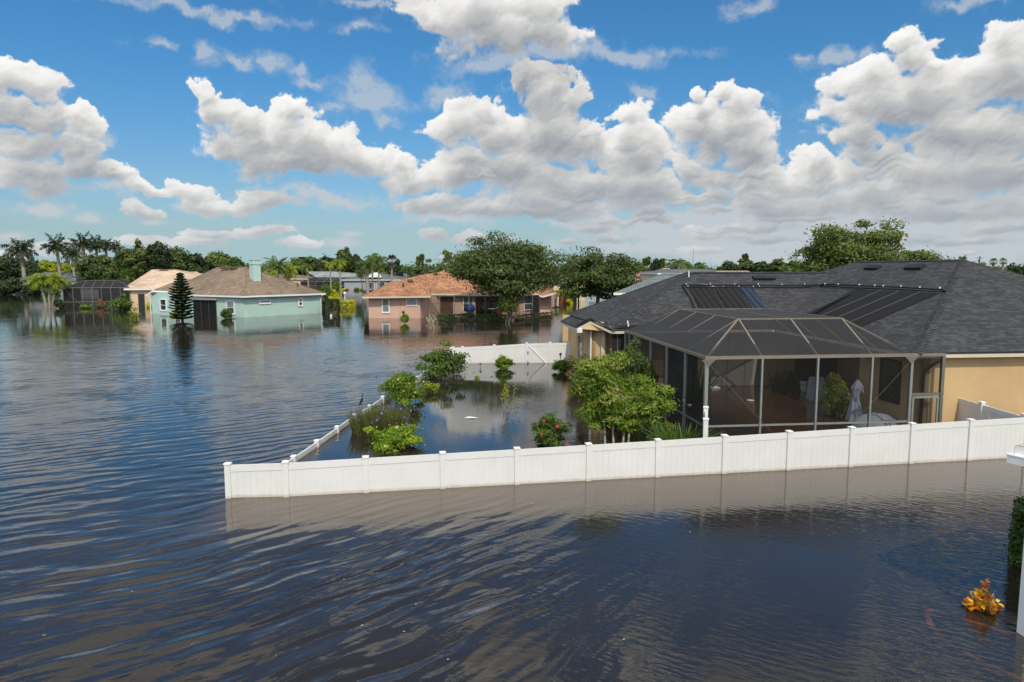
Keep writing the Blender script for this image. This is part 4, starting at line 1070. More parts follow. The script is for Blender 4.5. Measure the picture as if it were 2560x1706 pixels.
c = onplane(1008, 718, E1, n_p, 0); MB().tube([c, c+Vector((0, 0, .4))], .09, 6).build('vent_pipe', M['black_metal'], pk)
# its screened lanai: posts and screens
pe2 = thing('pool_enclosure', 'bronze framed screen enclosure attached to the pink house, behind the oak', 'screen enclosure', (-3, 79.5, 0), 'screened pool enclosures of the far houses')
def gp(px, py): return g(px, py)
pts = [g(1079, 796), g(1100, 796)]
def epost(px, Y, z1=2.35, w=.08): 
    p = at(px, 790, Y); MB().box((p.x, Y, (z1-.8)/2), (w, w, z1+.8), 0).build('post', M['bronze'], pe2); return Vector((p.x, Y, 0))
a1 = epost(1078, 77.0); a2 = epost(1100, 77.3); a3 = epost(1136, 77.6); a4 = epost(1173, 77.9); a5 = epost(1213, 78.3); a6 = epost(1331, 79.0, 2.3)
epost(1252, 78.6); epost(1292, 78.8)
for a, b in ((a1, a2), (a2, a3), (a3, a6)): MB().beam(a+Vector((0, 0, 2.33)), b+Vector((0, 0, 2.3)), .07, .12).build('beam', M['bronze'], pe2)
MB().beam(a1+Vector((0, 0, 1.42)), a2+Vector((0, 0, 1.42)), .06, .07).build('beam', M['bronze'], pe2)
MB().beam(a1+Vector((0, 0, .5)), a2+Vector((0, 0, .5)), .06, .07).build('beam', M['bronze'], pe2)
MB().beam(a3+Vector((0, -.02, 2.2)), a4+Vector((.6, -.02, .1)), .04, .04).build('brace_cable', M['bronze'], pe2)
m_ = MB()
for a, b in ((a1, a2), (a2, a3), (a3, a6)): m_.poly([W2(a, -.8), W2(b, -.8), W2(b, 2.3), W2(a, 2.3)])
m_.build('wall_screen', M['screen'], pe2)
rE = at(1348, 783, 81.0); MB().poly([W2(a6, -.8), W2(rE, -.8), W2(rE, 2.3), W2(a6, 2.3)]).build('side_screen', M['screen_far'], pe2)
tp = at(1223, 715, 80.5); tp2 = at(1300, 716, 81.5)
for a, b in ((a4+Vector((0, 0, 2.33)), tp), (a5+Vector((0, 0, 2.33)), tp), (tp, tp2), (a6+Vector((0, 0, 2.3)), tp2)): MB().beam(a, b, .05, .06).build('rafter', M['bronze_light'], pe2)
MB().poly([a3+Vector((0, 0, 2.33)), a6+Vector((0, 0, 2.33)), tp2, tp]).build('roof_screen', M['screen'], pe2)

# --- things in front of the pink house's lanai
def lathe(name, prof, m, loc, parent=None, n=16, smooth=True):
    mb = MB(); pts = [Vector((loc[0], loc[1], loc[2]+z)) for r, z in prof]
    b = 0
    for r, z in prof:
        for k in range(n): mb.v.append((loc[0]+r*math.cos(2*math.pi*k/n), loc[1]+r*math.sin(2*math.pi*k/n), loc[2]+z))
    for i in range(len(prof)-1):
        for k in range(n): mb.f.append((i*n+k, i*n+(k+1) % n, (i+1)*n+(k+1) % n, (i+1)*n+k)); mb.m.append(0)
    mb.f.append(tuple(reversed(range(n)))); mb.m.append(0); mb.f.append(tuple((len(prof)-1)*n+k for k in range(n))); mb.m.append(0)
    return mb.build(name, m, parent, origin=loc, smooth=smooth)
gp_ = at(1176, 790, 80.5); 
gr = thing('kettle_grill', 'round blue covered grill in the screened lanai of the pink house', 'grill', (gp_.x, gp_.y, 0))
lathe('cover', [(.10, .25), (.42, .35), (.55, .65), (.50, .95), (.28, 1.18), (.08, 1.25)], M['blue'], (gp_.x, gp_.y, 0), gr)
for k in range(3): MB().tube([(gp_.x+.1*math.cos(k*2.1), gp_.y+.1*math.sin(k*2.1), .3), (gp_.x+.35*math.cos(k*2.1), gp_.y+.35*math.sin(k*2.1), -.4)], .02, 5).build('leg', M['black_metal'], gr)
tpos = at(1249, 790, 79.6)
tpt = thing('plant_pot', 'terracotta pot in the screened lanai of the pink house', 'pot', (tpos.x, tpos.y, 0))
lathe('pot', [(.28, -.1), (.34, .3), (.44, .72), (.50, .74), (.50, .86), (.42, .86), (.40, .80)], M['terracotta'], (tpos.x, tpos.y, 0), tpt)
for i, (px_, yy, lab) in enumerate(((1212, 80.6, 'dark patio chair in the pink house lanai, left of the pale table'), (1228, 81.4, 'dark patio chair in the pink house lanai, behind the pale table'))):
    v = at(px_, 790, yy); patio_chair('patio_chair', lab, (v.x, v.y, .1), .4-i, 'black_metal')
v = at(1231, 790, 80.0); tb_ = thing('patio_table', 'pale round patio table in the pink house lanai', 'table', (v.x, v.y, 0))
lathe('tabletop', [(.55, .66), (.57, .68), (.57, .70), (.55, .71)], M['tan_trim'], (v.x, v.y, 0), tb_)
MB().tube([(v.x, v.y, .66), (v.x, v.y, -.5)], .05, 8).build('leg', M['tan_trim'], tb_)
v = at(1268, 792, 78.0); pb = thing('folding_table', 'small dark table standing in water by the oak trunk', 'table', (v.x+2.7, v.y, 0))
MB().box((v.x+2.9, v.y, .62), (1.6, .6, .05)).build('tabletop', M['black_metal'], pb)
for sx in (-.7, .7):
    for sy in (-.25, .25): MB().box((v.x+2.9+sx, v.y+sy, .0), (.04, .04, 1.2)).build('leg', M['black_metal'], pb)

# --- cream house with an arch, right of the pink house
c4 = [Vector((7.2, 118, 0)), Vector((12.6, 118, 0)), Vector((12.8, 132, 0)), Vector((7.4, 132, 0))]
ch, che, _ = hiphouse('house', 'cream stucco house with an arched entry between the two oaks', c4, 3.6, (at(1395, 688, 125), at(1405, 688, 125)), M['cream'], M['roof_orange'], over=.4)
arch = MB(); ax = 9.6; pts = []
for k in range(13):
    a = math.pi*k/12; pts.append((ax+1.5*math.cos(a), 117.8, 2.1+1.0*math.sin(a)))
pts += [(ax-1.5, 117.8, -.5), (ax+1.5, 117.8, -.5)]
arch.poly(pts).build('arch_opening', M['glass'], ch)
am = MB()
for k in range(12): am.beam(pts[k], pts[k+1], .22, .28, up=(0, 1, 0))
am.build('arch_trim', M['tan_trim'], ch)
for sx in (-1.75, 1.75): MB().box((ax+sx, 117.7, .8), (.4, .3, 2.6)).build('column', M['tan_trim'], ch)
# --- houses behind the charcoal roof
c4 = [Vector((9.2, 60, 0)), Vector((19, 62, 0)), Vector((18, 73, 0)), Vector((8.4, 71, 0))]
gq = thing('house', 'grey green shingle roofed house directly behind the charcoal roof', 'house', (14, 66, 0), 'flooded single storey houses')
a, b, c, d = at(1534, 732, 57), at(1600, 706, 64), at(1657, 683.5, 70), at(1704, 684, 69)
e, f_ = at(1760, 735, 56), at(1560, 732, 74)
MB().poly([a, e, d, c]).poly([a, c, f_]).poly([a+Vector((.1,.1,-.02)), b, c]).build('roof', M['roof_ggreen'], gq, uvslope=True)
MB().wallbox(a+Vector((.7, .6, 0)), e+Vector((-.5, .6, 0)), -1, a.z-.1, .2).build('wall', M['cream'], gq)
MB().wallbox(a, e, (a.z-.2, e.z-.2), (a.z-.01, e.z-.01), .05).build('fascia', M['white'], gq)
roofs = [(1663, 1772, 673.3, 1640, 1800, 683, 92, 'roof_grey', 'house with a long dark grey roof ridge showing just above the charcoal roof', 4.0),
         (1600, 1626, 679.5, 1585, 1640, 698, 105, 'roof_orange', 'small orange roofed house between the second oak and the grey green roof', 3.6),
         (1790, 1868, 677.5, 1775, 1885, 684, 140, 'roof_tan', 'tan roofed house showing as a thin strip beyond the charcoal roof', 4.2),
         (1660, 1672, 671, 1650, 1685, 680, 170, 'roof_peach', 'tiny peach roof among the far trees beside the far palm', 4.5),
         (1168, 1185, 671, 1150, 1200, 680, 170, 'roof_peach', 'small peach roof peeping beyond the orange shingle roof', 4.0)]
for (rx0, rx1, ry, ex0, ex1, ey, Y, rm, lb_, zz) in roofs:
    a = at(ex0, ey, Y); b = at(ex1, ey, Y); r0 = at(rx0, ry, Y+7); r1 = at(rx1, ry, Y+7)
    zz = min(a.z, b.z); c4 = [Vector((a.x+.5, Y+.5, 0)), Vector((b.x-.5, Y+.5, 0)), Vector((b.x-.5, Y+14, 0)), Vector((a.x+.5, Y+14, 0))]
    hiphouse('house', lb_, c4, zz, (r0, r1), M['cream'], M[rm], over=.45)
# white fence stubs near the second oak
s0 = g(1470, 773); s1 = s0+Vector((2.2, -1.0, 0)); 
fence('white_fence', 'white picket fence corner right of the second oak, above the charcoal roof edge', [s0, s0+Vector((1.1, -3.2, 0)), s0+Vector((3.2, -4.4, 0))], [1.05, 1.05, 1.05], board=.35, group='white vinyl fences round the yard')
# dark lamp post
lp = thing('lamp_post', 'thin black post standing in the water left of the second oak trunk', 'post', g(1446, 783))
v = g(1446, 783); MB().tube([(v.x, v.y, -1), (v.x, v.y, 2.2)], .09, 8).build('pole', M['black_metal'], lp); MB().box((v.x, v.y, 2.3), (.26, .26, .25)).build('lamp_head', M['black_metal'], lp)

# --- corner of the near house, lower right
nh = thing('house', 'near house showing only a roof corner, gutter and white column at the right edge', 'house', (9.5, 8.0, 0))
zc = 2.75; c0 = g(2540, 1113, zc)
e0 = Vector((c0.x, c0.y, zc)); e1_ = Vector((c0.x+6.0, c0.y-1.3, zc)); r0 = Vector((c0.x+5.0, c0.y+3.4, zc+2.0))
e3 = Vector((c0.x+1.7, c0.y+8.0, zc))
# eave runs right-down in the picture and back
a_ = g(2584, 1122, zc)
dv_ = Vector((a_.x-c0.x, a_.y-c0.y, 0)).normalized(); pv_ = Vector((-dv_.y, dv_.x, 0))
E_a = e0; E_b = e0+dv_*5; Rg = e0+dv_*1.9+pv_*1.5+Vector((0, 0, .55)); E_c = e0+pv_*3.0
MB().poly([E_a, E_b, Rg+dv_*1.8, Rg]).poly([E_a, Rg, E_c]).build('roof', M['roof_orange_near'] if 'roof_orange_near' in M else M['roof_peach'], nh, uvslope=True)
MB().beam(E_a+Vector((0, 0, -.08)), E_b+Vector((0, 0, -.08)), .04, .14).beam(E_a+Vector((0, 0, -.08)), E_c+Vector((0, 0, -.08)), .04, .14).build('fascia', M['white'], nh)
o_ = -pv_*.075
MB().beam(E_a+o_-dv_*.04+Vector((0, 0, -.20)), E_b+o_+Vector((0, 0, -.19)), .12, .11).build('gutter', M['gutter_white'], nh)
MB().beam(E_a+o_-dv_*.06+Vector((0, 0, -.135)), E_b+o_+Vector((0, 0, -.135)), .13, .02).build('gutter', M['white'], nh)
v = g(2562, 1587); MB().box((v.x+.02, v.y, .55), (.16, .16, 2.2), .1).build('column', M['white'], nh)
MB().wallbox((v.x+.6, v.y+.2, 0), (v.x+4.5, v.y-.8, 0), -1, zc-.2, .2).build('wall', M['peach'], nh)
# ------------------------------------------------------------------ vegetation
def quads_mesh(name, V_, tint, mats, midx=None, nv=4):
    """V_: (N, nv, 3) array of leaf polygons"""
    N = V_.shape[0]; me = bpy.data.meshes.new(name)
    me.vertices.add(N*nv); me.vertices.foreach_set('co', V_.astype(np.float32).ravel())
    me.loops.add(N*nv); me.loops.foreach_set('vertex_index', np.arange(N*nv, dtype=np.int32))
    me.polygons.add(N); me.polygons.foreach_set('loop_start', np.arange(0, N*nv, nv, dtype=np.int32))
    try: me.polygons.foreach_set('loop_total', np.full(N, nv, np.int32))
    except Exception: pass
    for m_ in (mats if isinstance(mats, (list, tuple)) else [mats]): me.materials.append(m_)
    if midx is not None: me.polygons.foreach_set('material_index', midx.astype(np.int32))
    a = me.attributes.new('tint', 'FLOAT', 'FACE'); a.data.foreach_set('value', np.clip(tint, 0, 1).astype(np.float32))
    me.update(calc_edges=True); return me
def unit(v): return v/np.maximum(np.linalg.norm(v, axis=-1, keepdims=True), 1e-9)
def leafset(c, nrm, size, rs, aspect=.5, droop=0.0):
    """diamond leaves centred at c, facing nrm"""
    n = len(c); r = unit(rs.normal(size=(n, 3))); t = unit(np.cross(nrm, r)); t[:, 2] -= droop; t = unit(t); b = unit(np.cross(nrm, t))
    L = size[:, None]; w = L*aspect
    return np.stack([c-t*L, c+b*w-t*L*.1, c+t*L, c-b*w-t*L*.1], 1)
def crown(rx, ry, rz, clumps, per, leaf, seed, flat=.25, lump=.22, cr=.30, aspect=.5, tintb=.42, hollow=.35, ragged=.25):
    """leaf clumps spread through a crown volume centred on 0; returns leaves, tint, clump centres"""
    rs = np.random.RandomState(seed)
    d = unit(rs.normal(size=(clumps, 3))); d[:, 2] = np.where(d[:, 2] < -flat*2, -d[:, 2]*.8, d[:, 2]); d = unit(d)
    r = rs.uniform(hollow, 1.0, clumps)**.6
    ph = rs.uniform(0, 6.28, 6)
    az_ = np.arctan2(d[:, 1], d[:, 0])
    lumpf = 1+lump*(np.sin(2*az_+ph[0])*.5+np.sin(3*az_+ph[1]+d[:, 2]*3)*.5+.7*np.sin(5*d[:, 2]+ph[2]+2*az_))
    C = d*(r*lumpf)[:, None]*(1-cr*.75)
    C[:, 2] = np.maximum(C[:, 2], -flat-rs.uniform(0, .25, clumps))
    size = rs.uniform(.55, 1.25, clumps)*cr
    ci = rs.randint(0, clumps, clumps*per)
    dd = unit(rs.normal(size=(len(ci), 3))); dd[:, 2] *= .72
    rr = rs.uniform(.35, 1.0, len(ci))**.5*(1+ragged*np.maximum(rs.normal(size=len(ci)), 0)*.6)
    p = C[ci]+dd*(rr*size[ci])[:, None]
    S = np.array([rx, ry, rz]); p = p*S
    nr = unit(unit(dd+.25*unit(C[ci]))+rs.normal(size=dd.shape)*.55+np.array([0, 0, .35]))
    ls = leaf*rs.uniform(.55, 1.3, len(ci))
    V_ = leafset(p, nr, ls, rs, aspect)
    ct = rs.normal(0, .13, clumps); tint = tintb+ct[ci]+rs.normal(0, .13, len(ci))
    return V_, tint, C*S
def limb(mb, p, q, r0, r1, rs, n=5, wob=.12, seg=5):
    p = np.array(p, float); q = np.array(q, float); L = np.linalg.norm(q-p); pts = []
    for i in range(seg+1):
        t = i/seg; w = rs.normal(size=3)*L*wob*math.sin(math.pi*t)*.5; w[2] *= .4
        pts.append(tuple(p*(1-t)+q*t+w+np.array([0, 0, L*.08*math.sin(math.pi*t)])))
    mb.tube(pts, [r0+(r1-r0)*i/seg for i in range(seg+1)], n)
def make_tree(name, label, loc, rx, ry, rz, cz, seed, leafm='l_oak', clumps=60, per=180, leaf=.16, trunk_r=.25, group='trees round the flooded houses', flat=.3, lump=.22, cr=.3, nl=9, cat='tree', trunkm='bark', z0=-1.0, **kw):
    root = thing(name, label, cat, loc, group); rs = np.random.RandomState(seed+999)
    V_, tint, C = crown(rx, ry, rz, clumps, per, leaf, seed, flat, lump, cr, **kw)
    V_ = V_+np.array([0, 0, cz]); me = quads_mesh(name+'_crown', V_, tint, M[leafm])
    me.name = 'crown'; o_ = link_mesh('crown', me, root)
    mb = MB(); fork = cz-rz*.55
    if fork < .4: fork = max(.25, cz*.4)
    mb.tube([(0, 0, z0), (0, 0, z0+.4), (.02*rx, .01*rx, fork*.6), (.03*rx, 0, fork)], [trunk_r*1.35, trunk_r*1.1, trunk_r*.9, trunk_r*.8], 8)
    idx = rs.permutation(len(C))[:nl]
    for k in idx:
        limb(mb, (.03*rx, 0, fork-.1), tuple(C[k]+np.array([0, 0, cz])), trunk_r*.55, trunk_r*.10, rs)
    o0 = Vector(loc); mb.v = [(x+o0.x, y+o0.y, z+o0.z) for x, y, z in mb.v]
    mb.build('trunk', M[trunkm], root, smooth=True)
    return root
def tree_px(name, label, px0, py0, px1, py1, Y, seed, leafm='l_oak', zbase=0.0, depth=None, **kw):
    a = at(px0, (py0+py1)/2, Y); b = at(px1, (py0+py1)/2, Y); t = at((px0+px1)/2, py0, Y).z; bt = at((px0+px1)/2, py1, Y).z
    rx = (b.x-a.x)/2; rz = (t-bt)/2; cz = (t+bt)/2
    fl = kw.pop('flat', .35)
    loc = ((a.x+b.x)/2, Y, zbase)
    return make_tree(name, label, loc, rx, depth or rx, rz, cz-zbase, seed, leafm, flat=fl, **kw)

# -- feather palm crown of unit frond length
def palm_crown(seed, nf=18, droop=1.0, up=.9, leaflets=34, ll=.26, fan=False, plume=.0, w=.022, rise0=1.25, low=-.35, yellow=.15):
    rs = np.random.RandomState(seed); L_ = []; T_l = []
    for i in range(nf):
        a = i*2.39996+rs.uniform(-.2, .2); t = i/(nf-1)
        el0 = rise0*(1-t)+low*t+rs.uniform(-.12, .12)
        ln = rs.uniform(.85, 1.08)*(1.0 if t < .85 else .85)
        h = np.array([math.cos(a), math.sin(a), 0.0]); side = np.array([-math.sin(a), math.cos(a), 0.0])
        # rachis curve bending down
        n = leaflets; pts = [np.zeros(3)]; e = el0
        for k in range(n):
            e -= droop*(1.6+.8*t)/n*(0.35+1.1*k/n); pts.append(pts[-1]+(h*math.cos(e)+np.array([0, 0, math.sin(e)]))*ln/n)
        pts = np.array(pts); tf = .45+rs.normal(0, .08)+(yellow if t > .8 else 0)
        for k in range(2, n):
            u = k/n; d = pts[k+1]-pts[k]; d = d/np.linalg.norm(d)
            lw = ll*math.sin(math.pi*min(1, (.12+.88*u)))**.6*(1.0 if u < .8 else 1-.6*(u-.8)/.2)
            for s in (-1, 1):
                pl = rs.uniform(-plume, plume)
                v = side*s*math.cos(pl)+np.array([0, 0, math.sin(pl)-.35-.35*droop*.6])+d*.55+rs.normal(size=3)*.10; v = v/np.linalg.norm(v)
                b = pts[k]; tip = b+v*lw*rs.uniform(.85, 1.1); mid = b+v*lw*.45
                ww = d*w*(.5+.5*lw/ll)
                L_.append([b, mid+ww, tip+np.array([0, 0, -lw*.18]), mid-ww]); T_l.append(tf+rs.normal(0, .08)+(.12 if u > .75 else 0))
        # rachis ribbon
        for k in range(0, n-1, 3):
            b0, b1 = pts[k], pts[min(k+3, n)]; ww = side*.009*(1-k/n)
            L_.append([b0-ww, b0+ww, b1+ww*.7, b1-ww*.7]); T_l.append(.8)
    return np.array(L_), np.array(T_l)
def fan_crown(seed, nf=26, pet=.5, fan=.5):
    rs = np.random.RandomState(seed); L_ = []; T_l = []
    for i in range(nf):
        t = i/(nf-1); a = i*2.39996; el0 = 1.3-2.1*t+rs.uniform(-.1, .1)
        d = np.array([math.cos(a)*math.cos(el0), math.sin(a)*math.cos(el0), math.sin(el0)]); side = np.array([-math.sin(a), math.cos(a), 0]); up = np.cross(d, side)
        c = d*pet; L_.append([c*0-side*.012, c*0+side*.012, c+side*.008, c-side*.008]); T_l.append(.7)
        for k in range(15):
            q = (k-7)/7*1.5; v = d*math.cos(q)+side*math.sin(q)+rs.normal(size=3)*.04; tip = c+v*fan*rs.uniform(.85, 1.05)+np.array([0, 0, -.10*abs(q)-.05])
            s2 = (side*math.cos(q)-d*math.sin(q))*.030
            m_ = c+v*fan*.55
            L_.append([c, m_+s2, tip, m_-s2]); T_l.append(.45+rs.normal(0, .1)+(.3 if t > .8 else 0))
    return np.array(L_), np.array(T_l)
PALM = {}
def palm_mesh(kind):
    if kind in PALM: return PALM[kind]
    if kind == 'royal': V_, t = palm_crown(11, 17, .95, leaflets=26, ll=.30, plume=.9, w=.034, rise0=1.35, low=-.55)
    elif kind == 'royal2': V_, t = palm_crown(23, 15, .75, leaflets=26, ll=.30, plume=.9, w=.034, rise0=1.45, low=-.3)
    elif kind == 'queen': V_, t = palm_crown(31, 20, 1.35, leaflets=34, ll=.34, plume=.5, w=.020, rise0=1.3, low=-.5)
    elif kind == 'fox': V_, t = palm_crown(41, 13, 1.45, leaflets=30, ll=.20, plume=1.3, w=.028, rise0=1.1, low=-.4, yellow=.35)
    elif kind == 'date': V_, t = palm_crown(51, 30, 1.0, leaflets=34, ll=.20, plume=.3, w=.016, rise0=1.35, low=-.3)
    elif kind == 'areca': V_, t = palm_crown(61, 16, 1.5, leaflets=30, ll=.30, plume=.2, w=.024, rise0=1.3, low=.0, yellow=.3)
    else: V_, t = fan_crown(71)
    PALM[kind] = (V_, t); return PALM[kind]
PM = {}
def palm(label, loc, ztop, L, kind, leafm='l_palm', tr=.16, rz=0.0, z0=-1.0, group='palms round the flooded houses', lean=(0, 0), name='palm_tree', trunk=True, tm='palm_bark'):
    key = (kind, leafm)
    if key not in PM:
        V_, t = palm_mesh(kind); me = quads_mesh('crown', V_, t, M[leafm]); PM[key] = me
    root = thing(name, label, 'palm', loc, group)
    o_ = bpy.data.objects.new('crown', PM[key]); COL.objects.link(o_); o_.parent = root; o_.location = (lean[0], lean[1], ztop-loc[2]); o_.scale = (L, L, L); o_.rotation_euler = (0, 0, rz)
    if trunk:
        h = ztop-loc[2]; o0 = Vector(loc)
        pts = [o0+Vector((lean[0]*t*t, lean[1]*t*t, z0-loc[2]+(h-z0+loc[2])*t)) for t in (0, .2, .4, .6, .8, .93, 1.0)]
        rad = [tr*1.25, tr*1.05, tr, tr*.95, tr*.9, tr*1.0, tr*.5]
        MB().tube(pts, rad, 8).build('trunk', M[tm], root, smooth=True)
    return root
def palm_px(label, px, py, L_px, Y, kind, base_px=None, **kw):
    c = at(px, py, Y); L = L_px/F_PX*Y
    bx = at(base_px if base_px else px, py, Y).x
    return palm(label, (bx, Y, 0), c.z, L, kind, lean=(c.x-bx, 0), **kw)

# -- bushes
def bush(name, label, cx, cy, rx, ry, h, seed, leafm, clumps=22, per=90, leaf=.07, cr=.36, aspect=.45, stems=5, zlow=-.12, cat='bush', group='shrubs in the flooded yards', flowers=None, spiky=0, tintb=.45, ragged=.8, lump=.42, sides=.0, stem_m='stem', flat=.75):
    root = thing(name, label, cat, (cx, cy, 0), group); rs = np.random.RandomState(seed+5)
    V_, tint, C = crown(rx, ry, h*.60, clumps, per, leaf, seed, flat, lump, cr, aspect, tintb, ragged=ragged, hollow=.2)
    V_ = V_+np.array([0, 0, h*.44]); lo = V_[:, :, 2].min(1) > zlow-.15
    V_, tint = V_[lo], tint[lo]
    me = quads_mesh('foliage', V_, tint, M[leafm]); link_mesh('foliage', me, root)
    if stems:
        mb = MB()
        for k in rs.permutation(len(C))[:stems]:
            c = C[k]+np.array([0, 0, h*.44]); limb(mb, (c[0]*.15, c[1]*.15, -.6), tuple(c), .018+.01*rx, .006, rs, 5)
        mb.v = [(x+cx, y+cy, z) for x, y, z in mb.v]; mb.build('stems', M[stem_m], root)
    if flowers:
        n, fm, fs = flowers; fme = flower_mesh(fm, fs)
        for k in range(n):
            c = C[rs.randint(len(C))]+np.array([0, 0, h*.44]); d = unit(np.array([rs.uniform(-1, 1), -abs(rs.normal())-.3, rs.uniform(0, 1)]))
            p = c+d*np.array([rx, ry, h*.6])*cr*rs.uniform(.8, 1.05)
            f = bpy.data.objects.new('flower', fme); COL.objects.link(f); f.parent = root; f.location = (p[0], p[1], max(p[2], .06))
            f.rotation_euler = (rs.uniform(.5, 1.4), 0, rs.uniform(-.9, .9))
    return root
FM = {}
def flower_mesh(fm, s):
    if (fm, s) in FM: return FM[(fm, s)]
    V_ = []; t = []
    for k in range(5):
        a = k*2*math.pi/5; d = np.array([math.cos(a), math.sin(a), 0]); e = np.array([-math.sin(a), math.cos(a), 0])
        V_.append([np.zeros(3), d*s*.6+e*s*.42+np.array([0, 0, s*.35]), d*s+np.array([0, 0, s*.30]), d*s*.6-e*s*.42+np.array([0, 0, s*.35])]); t.append(.4+.1*k)
    me = quads_mesh('flower', np.array(V_), np.array(t), M[fm]); FM[(fm, s)] = me; return me
def bush_px(name, label, px0, py0, px1, py1, seed, leafm, ybase=None, **kw):
    """bush between photo pixels; its waterline at py1"""
    Y = ybase or g((px0+px1)/2, py1).y
    a = at(px0, py1, Y); b = at(px1, py1, Y); t = at((px0+px1)/2, py0, Y+.1).z; rx = (b.x-a.x)/2
    return bush(name, label, (a.x+b.x)/2, Y+rx*.55, rx, kw.pop('ry', rx*.8), t, seed, leafm, **kw)
# -- clipped hedge: leaf shell on a box
def hedge(name, label, p, q, h, w, seed, leafm='l_hedge', leaf=.07, dens_=120, cat='hedge', round_=.0, group='clipped hedges and shrubs', z0=-.2):
    p = Vector((p[0], p[1], 0)); q = Vector((q[0], q[1], 0)); c = (p+q)/2; d = (q-p); L = d.length; d.normalize(); n = Vector((-d.y, d.x, 0))
    root = thing(name, label, cat, (c.x, c.y, 0), group); rs = np.random.RandomState(seed)
    area = 2*L*h+2*w*h+L*w; N = int(area*dens_)
    pr = np.array([L*h, L*h, w*h, w*h, L*w])/area; f = rs.choice(5, N, p=pr); u = rs.uniform(-1, 1, N); v = rs.uniform(-1, 1, N)
    x = np.where(f < 2, u*L/2, np.where(f == 2, L/2, np.where(f == 3, -L/2, u*L/2)))
    y = np.where(f == 0, -w/2, np.where(f == 1, w/2, np.where(f < 4, u*w/2, v*w/2)))
    z = np.where(f < 4, z0+(h-z0)*(v+1)/2, h)
    nr = np.zeros((N, 3)); nr[f == 0, 1] = -1; nr[f == 1, 1] = 1; nr[f == 2, 0] = 1; nr[f == 3, 0] = -1; nr[f == 4, 2] = 1
    bump = .10*h*(np.sin(x*2.3+seed)+np.sin(y*3.1+z*4))*.5
    P_ = np.stack([x, y, z], 1)+nr*(bump+rs.normal(0, .035*min(1.5, h), N)-abs(rs.normal(0, .05, N)))[:, None]
    k = np.clip((np.abs(P_[:, 0])/(L/2))**4+(np.maximum(P_[:, 2], 0)/h)**4-1, 0, 1)*(.12+round_)
    P_[:, 2] -= k*h*.6
    D = np.array([[d.x, d.y, 0], [n.x, n.y, 0], [0, 0, 1]]); Pw = P_@D; nw = unit(nr@D+rs.normal(size=(N, 3))*.6+np.array([0, 0, .4]))
    V_ = leafset(Pw, nw, leaf*rs.uniform(.6, 1.3, N), rs, .55)
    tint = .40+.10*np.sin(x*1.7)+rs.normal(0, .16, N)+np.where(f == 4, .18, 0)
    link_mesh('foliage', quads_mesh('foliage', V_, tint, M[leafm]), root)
    MB().box((c.x, c.y, (h-.25-.8)/2), (max(L-.3, .2), max(w-.3, .1), h-.1+.5), math.atan2(d.y, d.x)).build('branches', M['bark'], root)
    return root
# -- upright grassy / strappy plants: blades
def blades(name, label, cx, cy, rx, ry, h, n, seed, leafm, wid=.012, lean=.35, cat='plant', bend=.5, group='shrubs in the flooded yards', flowers=None, seg=3, z0=-.1, hvar=.35):
    root = thing(name, label, cat, (cx, cy, 0), group); rs = np.random.RandomState(seed); V_ = []; t = []
    r = np.sqrt(rs.uniform(0, 1, n)); a = rs.uniform(0, 6.283, n); tips = []
    for i in range(n):
        b = np.array([r[i]*math.cos(a[i])*rx, r[i]*math.sin(a[i])*ry, z0]); hh = h*rs.uniform(1-hvar, 1.05)
        la = rs.uniform(0, 6.28) if r[i] < .4 else a[i]+rs.normal(0, .5); le = lean*rs.uniform(.2, 1.2)
        dr = np.array([math.cos(la)*le, math.sin(la)*le, 1.0]); sd_n = unit(np.cross(dr, rs.normal(size=3))); w_ = wid*rs.uniform(.7, 1.3); tt = .45+rs.normal(0, .15)
        prev = b
        for k in range(seg):
            u0, u1 = k/seg, (k+1)/seg
            p1 = b+dr*hh*u1+np.array([math.cos(la), math.sin(la), -.6])*bend*le*hh*u1*u1
            w0, w1 = w_*(1-u0*.6), w_*(1-u1*.85)
            V_.append([prev-sd_n*w0, prev+sd_n*w0, p1+sd_n*w1, p1-sd_n*w1]); t.append(tt+rs.normal(0, .03)); prev = p1
        tips.append(prev)
    link_mesh('foliage', quads_mesh('foliage', np.array(V_), np.array(t), M[leafm]), root)
    if flowers:
        k_, fm, fs = flowers; fme = flower_mesh(fm, fs)
        for j in rs.permutation(n)[:k_]:
            f = bpy.data.objects.new('flower', fme); COL.objects.link(f); f.parent = root; p = tips[j]*rs.uniform(.55, 1.0)
            f.location = (tips[j][0], tips[j][1], max(.05, p[2])); f.rotation_euler = (rs.uniform(.6, 1.5), 0, rs.uniform(-.8, .8))
    return root
# ------------------------------------------------------------------ plants in the yard
G_Y = 'shrubs in the flooded yard behind the long fence'
bush_px('shrub', 'big loose green shrub at the far left corner of the fenced yard', 1042, 872, 1166, 948, 3, 'l_mid', ybase=33.3, clumps=60, per=150, leaf=.075, cr=.27, stems=9, group=G_Y, tintb=.46, ry=1.3, lump=.55, ragged=1.2)
blades('shrub', 'purple flowering plant at the foot of the big corner shrub', -3.1, 32.6, .75, .4, .42, 150, 9, 'l_ruellia', .012, .4, 'flowering plant', flowers=(18, 'f_purple', .035), group=G_Y)
bush_px('shrub', 'green shrub with orange blossoms against the submerged side fence', 958, 940, 1060, 1013, 5, 'l_bright', ybase=26.2, clumps=46, per=150, leaf=.065, cr=.30, group=G_Y, flowers=(16, 'f_orange', .055), tintb=.38, ry=1.1, lump=.65, ragged=1.3)
bush_px('shrub', 'yellowish green low shrub just right of the orange blossoms', 1040, 952, 1100, 990, 6, 'l_lime', ybase=28.8, clumps=20, per=90, leaf=.06, group=G_Y, flowers=(3, 'f_orange', .05), tintb=.5)
